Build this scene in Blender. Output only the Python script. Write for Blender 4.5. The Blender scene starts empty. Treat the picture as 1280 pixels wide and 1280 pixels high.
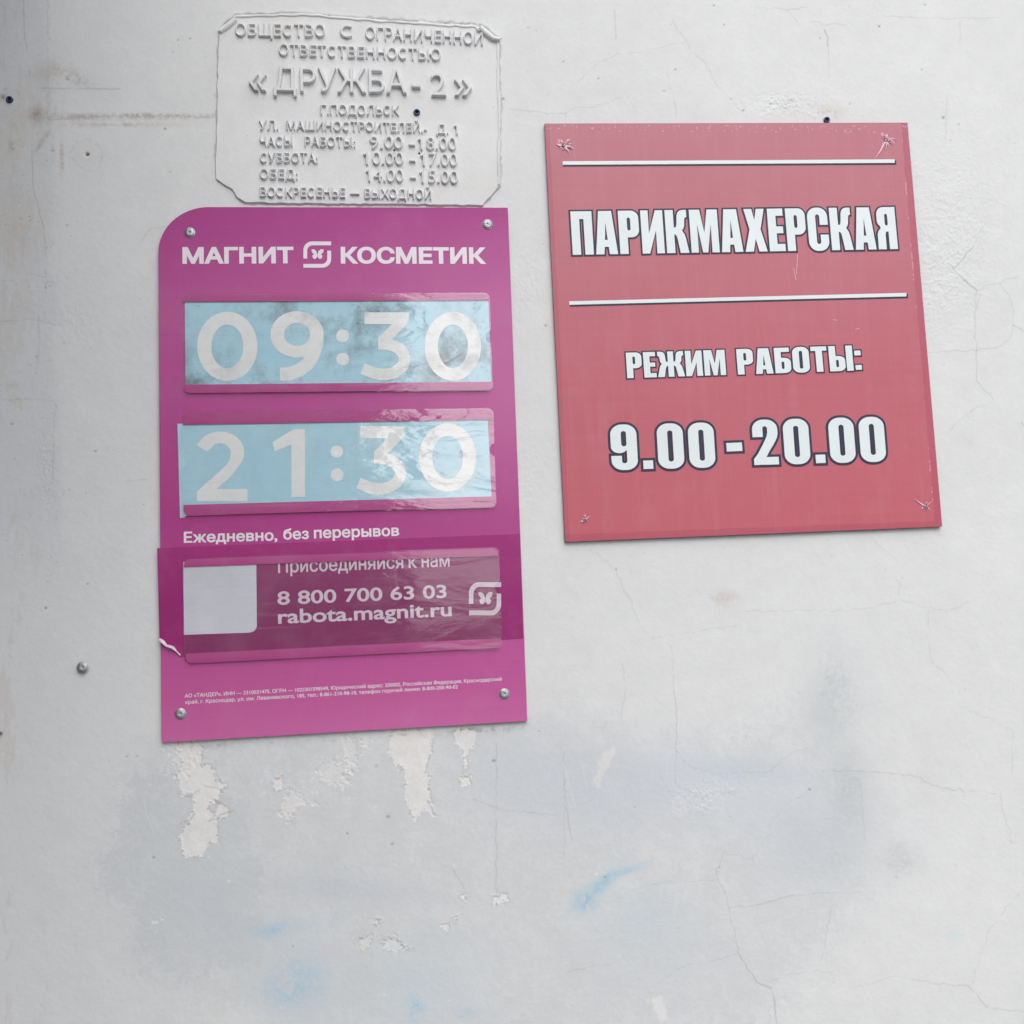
import bpy, math, random
import numpy as np
from mathutils import Matrix, Vector
from mathutils.geometry import delaunay_2d_cdt

R = math.radians
random.seed(4)
rng = np.random.default_rng(7)
scene = bpy.context.scene
COL = scene.collection

# ------------------------------------------------------------------ camera
YAW, PITCH, ROLL = R(5.584), R(5.794), R(-2.491)
D = 1.155                    # metres from the lens to the wall
CZ = 1.45                    # height of the lens
def cam_axes():
    cy, sy, cp, sp = math.cos(YAW), math.sin(YAW), math.cos(PITCH), math.sin(PITCH)
    f = Vector((sy*cp, cy*cp, sp)); r = Vector((cy, -sy, 0)); u = r.cross(f)
    c, s = math.cos(ROLL), math.sin(ROLL)
    return c*r + s*u, -s*r + c*u, f
AR, AU, AF = cam_axes()
cam = bpy.data.objects.new('camera', bpy.data.cameras.new('camera'))
COL.objects.link(cam)
cam.data.sensor_width = 36; cam.data.lens = 36.0
cam.data.clip_start = 0.01; cam.data.clip_end = 2000
m = Matrix((( AR.x, AU.x, -AF.x, 0), (AR.y, AU.y, -AF.y, -D), (AR.z, AU.z, -AF.z, CZ), (0, 0, 0, 1)))
cam.matrix_world = m
scene.camera = cam

# ------------------------------------------------------------------ light
SUN_EL, SUN_ROT = R(42), R(182)
world = bpy.data.worlds.new('World'); scene.world = world; world.use_nodes = True
wn = world.node_tree; wn.nodes.clear()
sky = wn.nodes.new('ShaderNodeTexSky'); sky.sky_type = 'NISHITA'; sky.sun_disc = False
sky.sun_elevation = SUN_EL; sky.sun_rotation = SUN_ROT; sky.dust_density = 4.0; sky.air_density = 1.0
hs = wn.nodes.new('ShaderNodeHueSaturation'); hs.inputs['Saturation'].default_value = 0.25
bg = wn.nodes.new('ShaderNodeBackground'); bg.inputs['Strength'].default_value = 0.07
wo = wn.nodes.new('ShaderNodeOutputWorld')
wn.links.new(sky.outputs[0], hs.inputs['Color']); wn.links.new(hs.outputs[0], bg.inputs[0]); wn.links.new(bg.outputs[0], wo.inputs[0])
sl = bpy.data.lights.new('sun', 'SUN'); sl.energy = 1.5; sl.angle = R(90); sl.color = (1.0, 0.985, 0.97)
sun = bpy.data.objects.new('sun', sl); COL.objects.link(sun)
sd = Vector((math.sin(SUN_ROT)*math.cos(SUN_EL), math.cos(SUN_ROT)*math.cos(SUN_EL), math.sin(SUN_EL)))
sun.rotation_euler = sd.to_track_quat('Z', 'Y').to_euler(); sun.location = sd*30
scene.view_settings.view_transform = 'Standard'; scene.view_settings.look = 'None'
scene.view_settings.exposure = 0.76; scene.view_settings.gamma = 1
scene.view_settings.use_curve_mapping = False

# ------------------------------------------------------------------ the wall plane measured off the photo
def P(px, py):
    """photo pixel -> (x, z) in metres on the wall plane"""
    d = ((px-640)/1280.0)*AR + ((640-py)/1280.0)*AU + AF
    return Vector((d.x/d.y*D, CZ + d.z/d.y*D))
def proj(x, z):
    """wall points (arrays) -> photo pixels"""
    dx, dy, dz = x, np.full_like(x, D), z-CZ
    a = dx*AR.x+dy*AR.y+dz*AR.z; b = dx*AU.x+dy*AU.y+dz*AU.z; c = dx*AF.x+dy*AF.y+dz*AF.z
    return 640+1280*a/c, 640-1280*b/c
MM = 0.001
PX = (P(641, 640)-P(640, 640)).length    # metres per photo pixel, about 0.9 mm

# ------------------------------------------------------------------ materials
def srgb(r, g, b):
    f = lambda c: (c/255/12.92) if c/255 <= .04045 else ((c/255+.055)/1.055)**2.4
    return (f(r), f(g), f(b), 1)
def alb(r, g, b):
    """albedo that shows about that sRGB value where the wall of albedo .78 shows 224"""
    k = 0.78/0.745
    c = srgb(r, g, b); return (c[0]*k, c[1]*k, c[2]*k, 1)
class NT:
    def __init__(s, name):
        s.m = bpy.data.materials.new(name); s.m.use_nodes = True
        s.t = s.m.node_tree; s.b = s.t.nodes['Principled BSDF']; s.out = s.t.nodes['Material Output']
    def n(s, typ, ins={}, **kw):
        x = s.t.nodes.new('ShaderNode'+typ)
        for k, v in kw.items(): setattr(x, k, v)
        for k, v in ins.items(): s.set(x.inputs[k], v)
        return x
    def set(s, inp, v):
        if hasattr(v, 'is_output') or isinstance(v, bpy.types.NodeSocket): s.t.links.new(v, inp)
        else: inp.default_value = v
    def math(s, op, a, b=0.0, clamp=False):
        x = s.n('Math', operation=op, use_clamp=clamp); s.set(x.inputs[0], a); s.set(x.inputs[1], b); return x.outputs[0]
    def mix(s, fac, a, b, bt='MIX'):
        x = s.n('MixRGB', blend_type=bt); s.set(x.inputs[0], fac); s.set(x.inputs[1], a); s.set(x.inputs[2], b); return x.outputs[0]
    def ramp(s, fac, stops):
        x = s.n('ValToRGB'); e = x.color_ramp.elements
        while len(e) < len(stops): e.new(0.5)
        for k, (p, c) in zip(e, stops): k.position = p; k.color = c if len(c) == 4 else (*c, 1)
        s.set(x.inputs[0], fac); return x.outputs[0]
    def noise(s, vec, scale, detail=4, rough=.55, dist=0.0):
        x = s.n('TexNoise', {'Scale': scale, 'Detail': detail, 'Roughness': rough, 'Distortion': dist})
        if vec is not None: s.set(x.inputs['Vector'], vec)
        return x.outputs['Fac']
    def pr(s, **kw):
        for k, v in kw.items(): s.set(s.b.inputs[k.replace('_', ' ')], v)
    def bump(s, h, strength, dist):
        x = s.n('Bump', {'Strength': strength, 'Distance': dist, 'Height': h}); s.set(s.b.inputs['Normal'], x.outputs[0]); return x
def stretch(nt, vec, sx, sy, sz):
    mp = nt.n('Mapping', {'Vector': vec, 'Scale': (sx, sy, sz)}); return mp.outputs[0]
def plain(name, col, rough=.5, metal=0.0, var=.12, scale=60, bump=0.0):
    nt = NT(name); co = nt.n('TexCoord').outputs['Object']
    v = nt.noise(co, scale, 5)
    dark = tuple(c*(1-var) for c in col[:3])+(1,); lite = tuple(min(1, c*(1+var*.6)) for c in col[:3])+(1,)
    nt.pr(Base_Color=nt.ramp(v, [(.3, dark), (.7, lite)]), Roughness=rough, Metallic=metal)
    if bump: nt.bump(nt.noise(co, scale*6, 3), bump, .001)
    return nt.m
W = (1, 1, 1, 1); K = (0, 0, 0, 1)

# painted plaster: colour and stains come with the mesh, grain from noise
nt = NT('painted_plaster')
tc = nt.n('TexCoord').outputs['Object']
at = nt.n('Attribute', attribute_name='paint').outputs['Color']
g1 = nt.noise(tc, 900, 3, .6); g2 = nt.noise(tc, 260, 4, .55); g3 = nt.noise(stretch(nt, tc, 1, 1, 4.0), 120, 3, .5)
c = nt.mix(1.0, at, nt.ramp(nt.noise(tc, 35, 6, .6), [(.25, (.955, .955, .955)), (.75, W)]), 'MULTIPLY')
c = nt.mix(1.0, c, nt.ramp(g1, [(.3, (.955, .957, .96)), (.65, W)]), 'MULTIPLY')
nt.pr(Base_Color=c, Roughness=.8)
nt.b.inputs['Specular IOR Level'].default_value = .3
h = nt.math('ADD', nt.math('MULTIPLY', g1, .35), nt.math('ADD', nt.math('MULTIPLY', g2, .55), nt.math('MULTIPLY', g3, .5)))
nt.bump(h, .18, .0008)
M_WALL = nt.m

nt = NT('relief_plaster'); tc = nt.n('TexCoord').outputs['Object']
c = nt.ramp(nt.noise(tc, 30, 6, .65), [(.3, alb(215, 217, 219)), (.7, alb(223, 224, 226))])
c = nt.mix(nt.ramp(nt.noise(tc, 9, 5, .6), [(.48, K), (.75, (.55, .55, .55))]), c, alb(206, 204, 201))
c = nt.mix(nt.ramp(nt.noise(tc, 240, 5, .6), [(.66, K), (.72, (.4, .4, .4))]), c, alb(150, 144, 138))
nt.pr(Base_Color=c, Roughness=.85)
nt.bump(nt.math('ADD', nt.noise(tc, 700, 4, .6), nt.noise(tc, 160, 3)), .3, .0008)
M_RELIEF = nt.m

def panel_material(name, stops, axis='Z', edge=None, spec=.28, rough=.42):
    nt = NT(name); g = nt.n('TexCoord').outputs['Generated']; ob = nt.n('TexCoord').outputs['Object']
    sp = nt.n('SeparateXYZ', {'Vector': g})
    fz = nt.math('ADD', sp.outputs['Z'], nt.math('MULTIPLY', nt.math('SUBTRACT', nt.noise(ob, 4, 2), .5), .10))
    c = nt.ramp(fz, stops)
    # faint print banding and dust
    band = nt.noise(stretch(nt, ob, 2, 2, 420), 1, 2)
    weave = nt.noise(stretch(nt, ob, 420, 2, 2), 1, 2)
    c = nt.mix(1, c, nt.ramp(band, [(.3, (.955, .955, .955)), (.7, W)]), 'MULTIPLY')
    c = nt.mix(1, c, nt.ramp(weave, [(.3, (.965, .965, .965)), (.7, W)]), 'MULTIPLY')
    dust = nt.ramp(nt.noise(ob, 22, 7, .68), [(.5, K), (.85, (.07, .07, .07))])
    c = nt.mix(dust, c, alb(205, 190, 198))
    if edge:
        c = edge(nt, sp, c, ob)
    nt.pr(Base_Color=c, Roughness=nt.ramp(nt.noise(ob, 14, 5), [(.3, (rough,)*3), (.7, (rough+.14,)*3)]))
    nt.b.inputs['Specular IOR Level'].default_value = spec
    nt.bump(nt.math('ADD', nt.noise(ob, 5, 2), nt.math('MULTIPLY', nt.noise(ob, 500, 2), .02)), .25, .004)
    return nt
PINK = [(0.0, alb(198, 104, 164)), (.07, alb(192, 90, 155)), (.2, alb(184, 80, 149)), (.40, alb(172, 64, 137)),
        (.62, alb(178, 79, 146)), (.80, alb(182, 87, 150)), (1.0, alb(168, 62, 138))]
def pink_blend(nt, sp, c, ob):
    # the colour runs paler towards the right of its middle
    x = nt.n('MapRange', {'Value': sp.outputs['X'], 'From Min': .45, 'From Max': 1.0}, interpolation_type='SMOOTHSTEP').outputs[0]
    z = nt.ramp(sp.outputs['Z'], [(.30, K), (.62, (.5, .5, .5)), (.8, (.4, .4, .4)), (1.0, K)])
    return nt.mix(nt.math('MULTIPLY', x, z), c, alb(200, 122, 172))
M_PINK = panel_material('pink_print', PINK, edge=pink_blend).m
def red_edge(nt, sp, c, ob):
    x, z = sp.outputs['X'], sp.outputs['Z']
    jit = nt.math('MULTIPLY', nt.math('SUBTRACT', nt.noise(ob, 60, 3), .5), .006)
    def sel(v, op, t): return nt.math(op, nt.math('ADD', v, jit), t)
    fold = nt.math('MAXIMUM', sel(x, 'GREATER_THAN', .981), sel(z, 'LESS_THAN', .017))
    c = nt.mix(nt.math('MULTIPLY', fold, .5), c, alb(170, 76, 98))
    left = sel(x, 'LESS_THAN', .012)
    c = nt.mix(nt.math('MULTIPLY', left, .30), c, alb(160, 76, 96))
    chip = nt.math('MULTIPLY', nt.math('GREATER_THAN', nt.noise(ob, 260, 3), .62),
                   nt.math('MULTIPLY', sel(z, 'GREATER_THAN', .974), sel(z, 'LESS_THAN', .992)))
    c = nt.mix(nt.math('MULTIPLY', chip, .55), c, alb(216, 176, 188))
    rim = nt.math('MULTIPLY', nt.math('GREATER_THAN', nt.noise(ob, 75, 6), .60),
                  nt.math('MULTIPLY', sel(x, 'GREATER_THAN', .978), sel(x, 'LESS_THAN', .982)))
    c = nt.mix(nt.math('MULTIPLY', rim, .4), c, alb(220, 170, 180))
    # dust runs and fine scuffs
    run = nt.ramp(nt.noise(stretch(nt, ob, 55, 1, 4), 1, 6, .65), [(.52, K), (.78, (.055, .055, .055))])
    scuff = nt.ramp(nt.noise(nt.n('Mapping', {'Vector': ob, 'Rotation': (0, .7, 0), 'Scale': (260, 1, 9)}).outputs[0], 1, 3, .6), [(.70, K), (.80, (.08, .08, .08))])
    return nt.mix(nt.math('MAXIMUM', run, scuff), c, alb(222, 200, 206))
RED = [(0.0, alb(193, 99, 113)), (.35, alb(191, 103, 117)), (.7, alb(189, 114, 127)), (1.0, alb(188, 121, 134))]
M_RED = panel_material('red_print', RED, edge=red_edge, rough=.42).m
M_EDGE = plain('panel_core', alb(120, 70, 82), .7)
M_PEDGE = plain('pink_panel_core', alb(150, 60, 115), .6)
M_PRINT = plain('white_print', alb(226, 220, 229), .45, var=.05)
M_PALE = plain('blue_white_print', alb(219, 229, 233), .42, var=.04, scale=25)
M_NAVY = plain('navy_print', alb(36, 34, 62), .55, var=.15)
M_BAND = panel_material('dark_magenta_film', [(0, alb(150, 36, 112)), (.5, alb(152, 42, 116)), (1, alb(160, 50, 122))]).m
M_TAPE = panel_material('pink_tape', [(0, alb(174, 64, 132)), (1, alb(180, 80, 142))], rough=.3).m
M_INSERT = panel_material('insert_print', [(0, alb(132, 44, 98)), (.5, alb(132, 48, 100)), (1, alb(142, 58, 110))], rough=.5).m
M_INSLET = plain('insert_white_print', alb(205, 190, 204), .45, var=.06)
M_LABEL = plain('pale_label', alb(200, 203, 214), .45, var=.08, scale=18)
M_FLAP = plain('film_back', alb(214, 196, 208), .5, var=.2, scale=120)

def card_material(name, smudge):
    nt = NT(name); ob = nt.n('TexCoord').outputs['Object']; g = nt.n('TexCoord').outputs['Generated']
    c = nt.ramp(nt.noise(ob, 12, 4), [(.3, alb(158, 202, 222)), (.7, alb(176, 213, 229))])
    s = nt.ramp(nt.noise(ob, 15, 8, .74), [(.46, K), (.62, (smudge,)*3)])
    s = nt.math('MULTIPLY', s, nt.ramp(nt.noise(ob, 7, 3, .5), [(.40, (.25, .25, .25)), (.54, W)]))
    c = nt.mix(s, c, alb(104, 122, 132))
    c = nt.mix(nt.ramp(nt.noise(ob, 330, 3, .6), [(.69, K), (.74, (smudge*.8,)*3)]), c, alb(70, 80, 86))
    nt.pr(Base_Color=c, Roughness=.6); return nt.m
M_CARD = [card_material('stained_blue_card', .95), card_material('clean_blue_card', .16)]
def digit_material(name, smudge):
    nt = NT(name); ob = nt.n('TexCoord').outputs['Object']
    c = nt.ramp(nt.noise(ob, 14, 4), [(.3, alb(218, 223, 225)), (.7, alb(229, 231, 231))])
    s = nt.ramp(nt.noise(ob, 22, 7, .72), [(.49, K), (.70, (smudge,)*3)])
    s = nt.math('MULTIPLY', s, nt.ramp(nt.noise(ob, 7, 3, .5), [(.40, (.25, .25, .25)), (.54, W)]))
    c = nt.mix(s, c, alb(152, 160, 165))
    nt.pr(Base_Color=c, Roughness=.6); return nt.m
M_DIGIT = [digit_material('stained_white_digit', .8), digit_material('clean_white_digit', .12)]

def acrylic(name, haze, seed, wave, gain):
    nt = NT(name); nt.t.nodes.remove(nt.b)
    ob = nt.n('TexCoord').outputs['Object']
    mp = nt.n('Mapping', {'Vector': ob, 'Location': (seed, seed*2.3, seed*1.7)}).outputs[0]
    wav = nt.math('ADD', nt.noise(stretch(nt, mp, 9, 1, 26), 1, 3, .5, 1.2), nt.math('MULTIPLY', nt.noise(stretch(nt, mp, 30, 1, 120), 1, 4, .6, .6), .18))
    bp = nt.n('Bump', {'Strength': wave, 'Distance': .006, 'Height': wav})
    fr = nt.n('Fresnel', {'IOR': 1.62, 'Normal': bp.outputs[0]}).outputs[0]
    gl = nt.n('BsdfGlossy', {'Roughness': .06, 'Normal': bp.outputs[0]}); gl.inputs[0].default_value = (1, 1, 1, 1)
    tr = nt.n('BsdfTransparent'); tr.inputs[0].default_value = (.985, .985, .985, 1)
    df = nt.n('BsdfDiffuse'); df.inputs[0].default_value = (.74, .74, .75, 1)
    scr = nt.ramp(nt.noise(stretch(nt, mp, 6, 1, 240), 1, 4, .6, .8), [(.60, K), (.72, (.8, .8, .8))])
    dust = nt.ramp(nt.noise(mp, 26, 8, .7), [(.48, (.004, .004, .004)), (.8, (haze*2.6,)*3)])
    hz = nt.math('ADD', nt.math('MULTIPLY', scr, haze*4.0), nt.math('ADD', dust, haze*.2), True)
    front = nt.math('SUBTRACT', 1.0, nt.n('NewGeometry').outputs['Backfacing'])
    fr = nt.math('MULTIPLY', nt.math('MULTIPLY', fr, front), gain, True); hz = nt.math('MULTIPLY', hz, front)
    m1 = nt.n('MixShader'); nt.set(m1.inputs[0], fr); nt.t.links.new(tr.outputs[0], m1.inputs[1]); nt.t.links.new(gl.outputs[0], m1.inputs[2])
    m2 = nt.n('MixShader'); nt.set(m2.inputs[0], hz); nt.t.links.new(m1.outputs[0], m2.inputs[1]); nt.t.links.new(df.outputs[0], m2.inputs[2])
    nt.t.links.new(m2.outputs[0], nt.out.inputs['Surface']); return nt.m
M_ACR = [acrylic('scratched_acrylic', .045, 1.3, .22, 1.15), acrylic('wavy_acrylic', .03, 4.1, .34, 1.5), acrylic('dull_acrylic', .035, 7.7, .12, .75)]
nt = NT('acrylic_edge'); nt.t.nodes.remove(nt.b)
tr = nt.n('BsdfTransparent'); pr_ = nt.n('BsdfPrincipled'); pr_.inputs['Base Color'].default_value = alb(232, 214, 226); pr_.inputs['Roughness'].default_value = .2
mx = nt.n('MixShader'); mx.inputs[0].default_value = .55
nt.t.links.new(tr.outputs[0], mx.inputs[1]); nt.t.links.new(pr_.outputs[0], mx.inputs[2]); nt.t.links.new(mx.outputs[0], nt.out.inputs['Surface'])
M_ACREDGE = nt.m
M_ZINC = plain('zinc', (.50, .51, .54, 1), .5, .75, .3, 300)
M_DULLZINC = plain('dull_zinc', (.34, .34, .36, 1), .45, .9, .3, 300)
M_BLUE = plain('blue_nylon', (.022, .05, .14, 1), .4, 0, .3, 200)
M_HOLE = plain('dark_hole', (.012, .011, .011, 1), .95)
M_TORN = plain('torn_film', alb(226, 184, 198), .5, var=.2, scale=240)

# ------------------------------------------------------------------ mesh helpers
def link(name, me, mats, parent=None, loc=None):
    for mt in (mats if isinstance(mats, (list, tuple)) else [mats]): me.materials.append(mt)
    o = bpy.data.objects.new(name, me); COL.objects.link(o)
    if parent is not None: o.parent = parent
    if loc is not None: o.location = loc
    return o
def wpos(parent):
    v = Vector((0, 0, 0))
    while parent is not None: v += parent.location; parent = parent.parent
    return v
def fill(rings):
    """triangles of everything the rings wind round in the positive sense (outers ccw, holes cw)"""
    K_ = 100.0
    pv, ed = [], []
    for r in rings:
        b = len(pv); pv += [Vector((p[0]*K_, p[1]*K_)) for p in r]; ed += [(b+i, b+(i+1) % len(r)) for i in range(len(r))]
    vo, _, fo, *_r = delaunay_2d_cdt(pv, ed, [], 0, 1e-6)
    V_ = np.array([(v.x/K_, v.y/K_) for v in vo]); T_ = np.array([f for f in fo if len(f) == 3])
    C_ = V_[T_].mean(1); w = np.zeros(len(T_), int)
    for r in rings:
        a = np.array([(p[0], p[1]) for p in r]); b = np.roll(a, -1, 0)
        box = (C_[:, 0] > a[:, 0].min()) & (C_[:, 0] < a[:, 0].max()) & (C_[:, 1] > a[:, 1].min()) & (C_[:, 1] < a[:, 1].max())
        q = C_[box]
        if not len(q): continue
        side_ = (b[:, 0]-a[:, 0])[None]*(q[:, 1:2]-a[:, 1][None])-(q[:, 0:1]-a[:, 0][None])*(b[:, 1]-a[:, 1])[None]
        upw = (a[:, 1][None] <= q[:, 1:2]) & (b[:, 1][None] > q[:, 1:2]) & (side_ > 0)
        dnw = (a[:, 1][None] > q[:, 1:2]) & (b[:, 1][None] <= q[:, 1:2]) & (side_ < 0)
        w[box] += upw.sum(1)-dnw.sum(1)
    out = []
    for t in T_[w > 0]:
        p, q, r = V_[t[0]], V_[t[1]], V_[t[2]]
        out.append(tuple(int(i) for i in (t if (q[0]-p[0])*(r[1]-p[1])-(q[1]-p[1])*(r[0]-p[0]) > 0 else t[::-1])))
    return V_.tolist(), out
class MB:
    """collects world-space geometry, links it as ONE mesh object under its parent"""
    def __init__(s): s.v = []; s.f = []; s.mi = []
    def add(s, vs, fs, mi=0):
        b = len(s.v); s.v += [tuple(v) for v in vs]; s.f += [tuple(b+i for i in f) for f in fs]; s.mi += [mi]*len(fs)
    def sheet(s, contours, y, mi=0):
        """flat filled outline(s) in the wall plane; holes are further contours"""
        vs, fs = fill([c if (area(c) > 0) == (i == 0) else c[::-1] for i, c in enumerate(contours)])
        s.add([(p[0], y, p[1]) for p in vs], fs, mi)
    def prism(s, contours, yb, yf, mi=0, mside=None):
        s.sheet(contours, yf, mi)
        for c in contours:
            n = len(c); vs = [(p[0], yf, p[1]) for p in c]+[(p[0], yb, p[1]) for p in c]
            s.add(vs, [(i, i+n, (i+1) % n+n, (i+1) % n) for i in range(n)], mi if mside is None else mside)
    def box(s, x0, x1, y0, y1, z0, z1, mi=0):
        s.add([(x, y, z) for x in (x0, x1) for y in (y0, y1) for z in (z0, z1)],
              [(0, 1, 3, 2), (4, 6, 7, 5), (0, 4, 5, 1), (2, 3, 7, 6), (0, 2, 6, 4), (1, 5, 7, 3)], mi)
    def build(s, name, mats, parent=None, origin=None, smooth=False):
        o0 = Vector(origin) if origin is not None else wpos(parent)
        base = wpos(parent)
        me = bpy.data.meshes.new(name)
        me.from_pydata([(v[0]-o0.x, v[1]-o0.y, v[2]-o0.z) for v in s.v], [], s.f)
        me.polygons.foreach_set('material_index', s.mi)
        if smooth: me.polygons.foreach_set('use_smooth', [True]*len(s.f))
        me.update()
        return link(name, me, mats, parent, o0-base)
def tag(o, label=None, cat=None, group=None, kind=None):
    if label: o['label'] = label
    if cat: o['category'] = cat
    if group: o['group'] = group
    if kind: o['kind'] = kind
    return o
def empty(name, loc, label, cat, group=None):
    o = bpy.data.objects.new(name, None); COL.objects.link(o); o.location = loc
    o.empty_display_size = .05
    return tag(o, label, cat, group)
def pts(*a): return [P(x, y) for x, y in a]
def crop(ox, oy, s):
    return lambda x, y: (ox+x/s, oy+y/s)
def arc(cx, cy, rx, ry, a0, a1, n=8):
    return [(cx+rx*math.cos(R(a0+(a1-a0)*i/n)), cy+ry*math.sin(R(a0+(a1-a0)*i/n))) for i in range(n+1)]
def rrect(x0, y0, x1, y1, rx, ry=None, n=8):
    ry = rx if ry is None else ry
    return (arc(x1-rx, y0+ry, rx, ry, -90, 0, n)+arc(x1-rx, y1-ry, rx, ry, 0, 90, n) +
            arc(x0+rx, y1-ry, rx, ry, 90, 180, n)+arc(x0+rx, y0+ry, rx, ry, 180, 270, n))
def area(c): return .5*sum(c[i][0]*c[(i+1) % len(c)][1]-c[(i+1) % len(c)][0]*c[i][1] for i in range(len(c)))
def offset(c, d, ccw=True):
    """grow (d > 0) an outline; holes are passed with ccw=False"""
    if (area(c) > 0) != ccw: c = c[::-1]
    c = [p for i, p in enumerate(c) if abs(p[0]-c[i-1][0])+abs(p[1]-c[i-1][1]) > 1e-6]
    n = len(c); out = []
    for i in range(n):
        a, b, e = Vector(c[i-1][:2]), Vector(c[i][:2]), Vector(c[(i+1) % n][:2])
        d1, d2 = (b-a).normalized(), (e-b).normalized()
        n1, n2 = Vector((d1.y, -d1.x)), Vector((d2.y, -d2.x))
        h = n1+n2
        if h.length < 1e-4: out.append(b+n1*d); continue
        h.normalize(); k = 1/max(.45, h.dot(n1))
        out.append(b+h*d*k)
    return [tuple(p) for p in out]
def stroke(path, w):
    """one closed outline of a butt-capped stroke along a polyline"""
    q = [Vector(p) for p in path]; L, Rr = [], []
    for i, p in enumerate(q):
        d1 = (q[i]-q[i-1]).normalized() if i else (q[1]-q[0]).normalized()
        d2 = (q[i+1]-q[i]).normalized() if i < len(q)-1 else d1
        n1, n2 = Vector((-d1.y, d1.x)), Vector((-d2.y, d2.x)); h = (n1+n2).normalized(); k = 1/max(.5, h.dot(n1))
        L.append(tuple(p+h*w/2*k)); Rr.append(tuple(p-h*w/2*k))
    return L+Rr[::-1]

# ------------------------------------------------------------------ lettering set in the built-in typeface
_tc = {}
def text_contours(s):
    """closed outlines of a string, grouped as [outer, hole, hole...] in em units"""
    if s in _tc: return _tc[s]
    cu = bpy.data.curves.new('t', 'FONT'); cu.body = s; cu.size = 1
    o = bpy.data.objects.new('t', cu); COL.objects.link(o)
    dg = bpy.context.evaluated_depsgraph_get(); oe = o.evaluated_get(dg); c2 = oe.to_curve(dg)
    rings = []
    for sp in c2.splines:
        bp_ = sp.bezier_points; n = len(bp_); ring = []
        for i in range(n):
            p, q = bp_[i], bp_[(i+1) % n]
            st = (p.handle_right-p.co).length < 1e-5 and (q.handle_left-q.co).length < 1e-5
            d = q.co-p.co
            if not st and d.length > 1e-6:
                e = max(abs(d.x*(h.y-p.co.y)-d.y*(h.x-p.co.x))/d.length for h in (p.handle_right, q.handle_left)); st = e < 1e-4
            if st: ring.append((p.co.x, p.co.y))
            else:
                for t in range(5):
                    t /= 5; v = (1-t)**3*p.co+3*t*(1-t)**2*p.handle_right+3*t*t*(1-t)*q.handle_left+t**3*q.co; ring.append((v.x, v.y))
        cl = [k for j, k in enumerate(ring) if abs(k[0]-ring[j-1][0])+abs(k[1]-ring[j-1][1]) > 2e-4]
        if len(cl) > 2: rings.append(cl)
    oe.to_curve_clear(); bpy.data.objects.remove(o); bpy.data.curves.remove(cu)
    def inside(p, o_):
        x, y = p; k = False
        for i in range(len(o_)):
            u, v = o_[i-1], o_[i]
            if (u[1] > y) != (v[1] > y) and x < (v[0]-u[0])*(y-u[1])/(v[1]-u[1])+u[0]: k = not k
        return k
    outs, holes = [], []
    for r in rings:
        par = [q for q in rings if q is not r and area(q)*area(r) < 0 and abs(area(q)) > abs(area(r)) and inside(r[0], q)]
        if par: holes.append((r if area(r) < 0 else r[::-1], min(par, key=lambda q: abs(area(q)))))
        else: outs.append((r, [r if area(r) > 0 else r[::-1]]))
    for h_, q in holes:
        for r, g in outs:
            if r is q: g.append(h_)
    outs = [g for r, g in outs]
    _tc[s] = outs; return outs
CAPH = max(p[1] for g in text_contours('Н') for p in g[0])
_xmin = lambda gs: min(p[0] for g in gs for p in g[0])
def _last_h(s): return min((min(p[0] for p in g[0]) for g in text_contours(s)[-1:]))
_adv = {}
def cast_contours(s):
    """the same lettering as cut by hand for a mould: open С, slightly uneven letters"""
    h0 = _xmin(text_contours('ННН')); hs = sorted(min(p[0] for p in g[0]) for g in text_contours('НН'))
    x = 0.0; out = []; r_ = random.Random(len(s)+7)
    top = {}
    def right_stem(t):
        gs = text_contours(t); return max(max(p[0] for p in g[0]) for g in gs)
    base = right_stem('НН')
    for ch in s:
        if ch not in _adv: _adv[ch] = right_stem('Н'+ch+'Н')-base
        if ch != ' ':
            w1 = right_stem('Н'); gs = [g for g in text_contours('Н'+ch) if min(p[0] for p in g[0]) > w1-1e-4]
            if ch == 'С':
                xs = [p[0] for p in gs[0][0]]; x0, x1 = min(xs), max(xs); ys = [p[1] for p in gs[0][0]]; y0, y1 = min(ys), max(ys)
                t = .105; rx, ry = (x1-x0)/2-t/2, (y1-y0)/2-t/2
                ring = stroke([((x0+x1)/2+rx*math.cos(R(a)), (y0+y1)/2+ry*math.sin(R(a))) for a in range(48, 313, 12)], t)
                gs = [[ring if area(ring) > 0 else ring[::-1]]]
            if ch == '1':
                xs = [p[0] for g in gs for p in g[0]]; xr = max(xs); hh = max(p[1] for g in gs for p in g[0])
                gs = [[[(xr-.10, 0), (xr, 0), (xr, hh), (xr-.085, hh), (xr-.24, hh-.13), (xr-.19, hh-.20), (xr-.10, hh-.135)]]]
            dx, dy, rot = x-w1+r_.gauss(0, .003), r_.gauss(0, .006), r_.gauss(0, .006)
            out += [[[(p[0]+dx-rot*p[1], p[1]+dy) for p in r] for r in g] for g in gs]
        x += _adv[ch]
    return out
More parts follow.
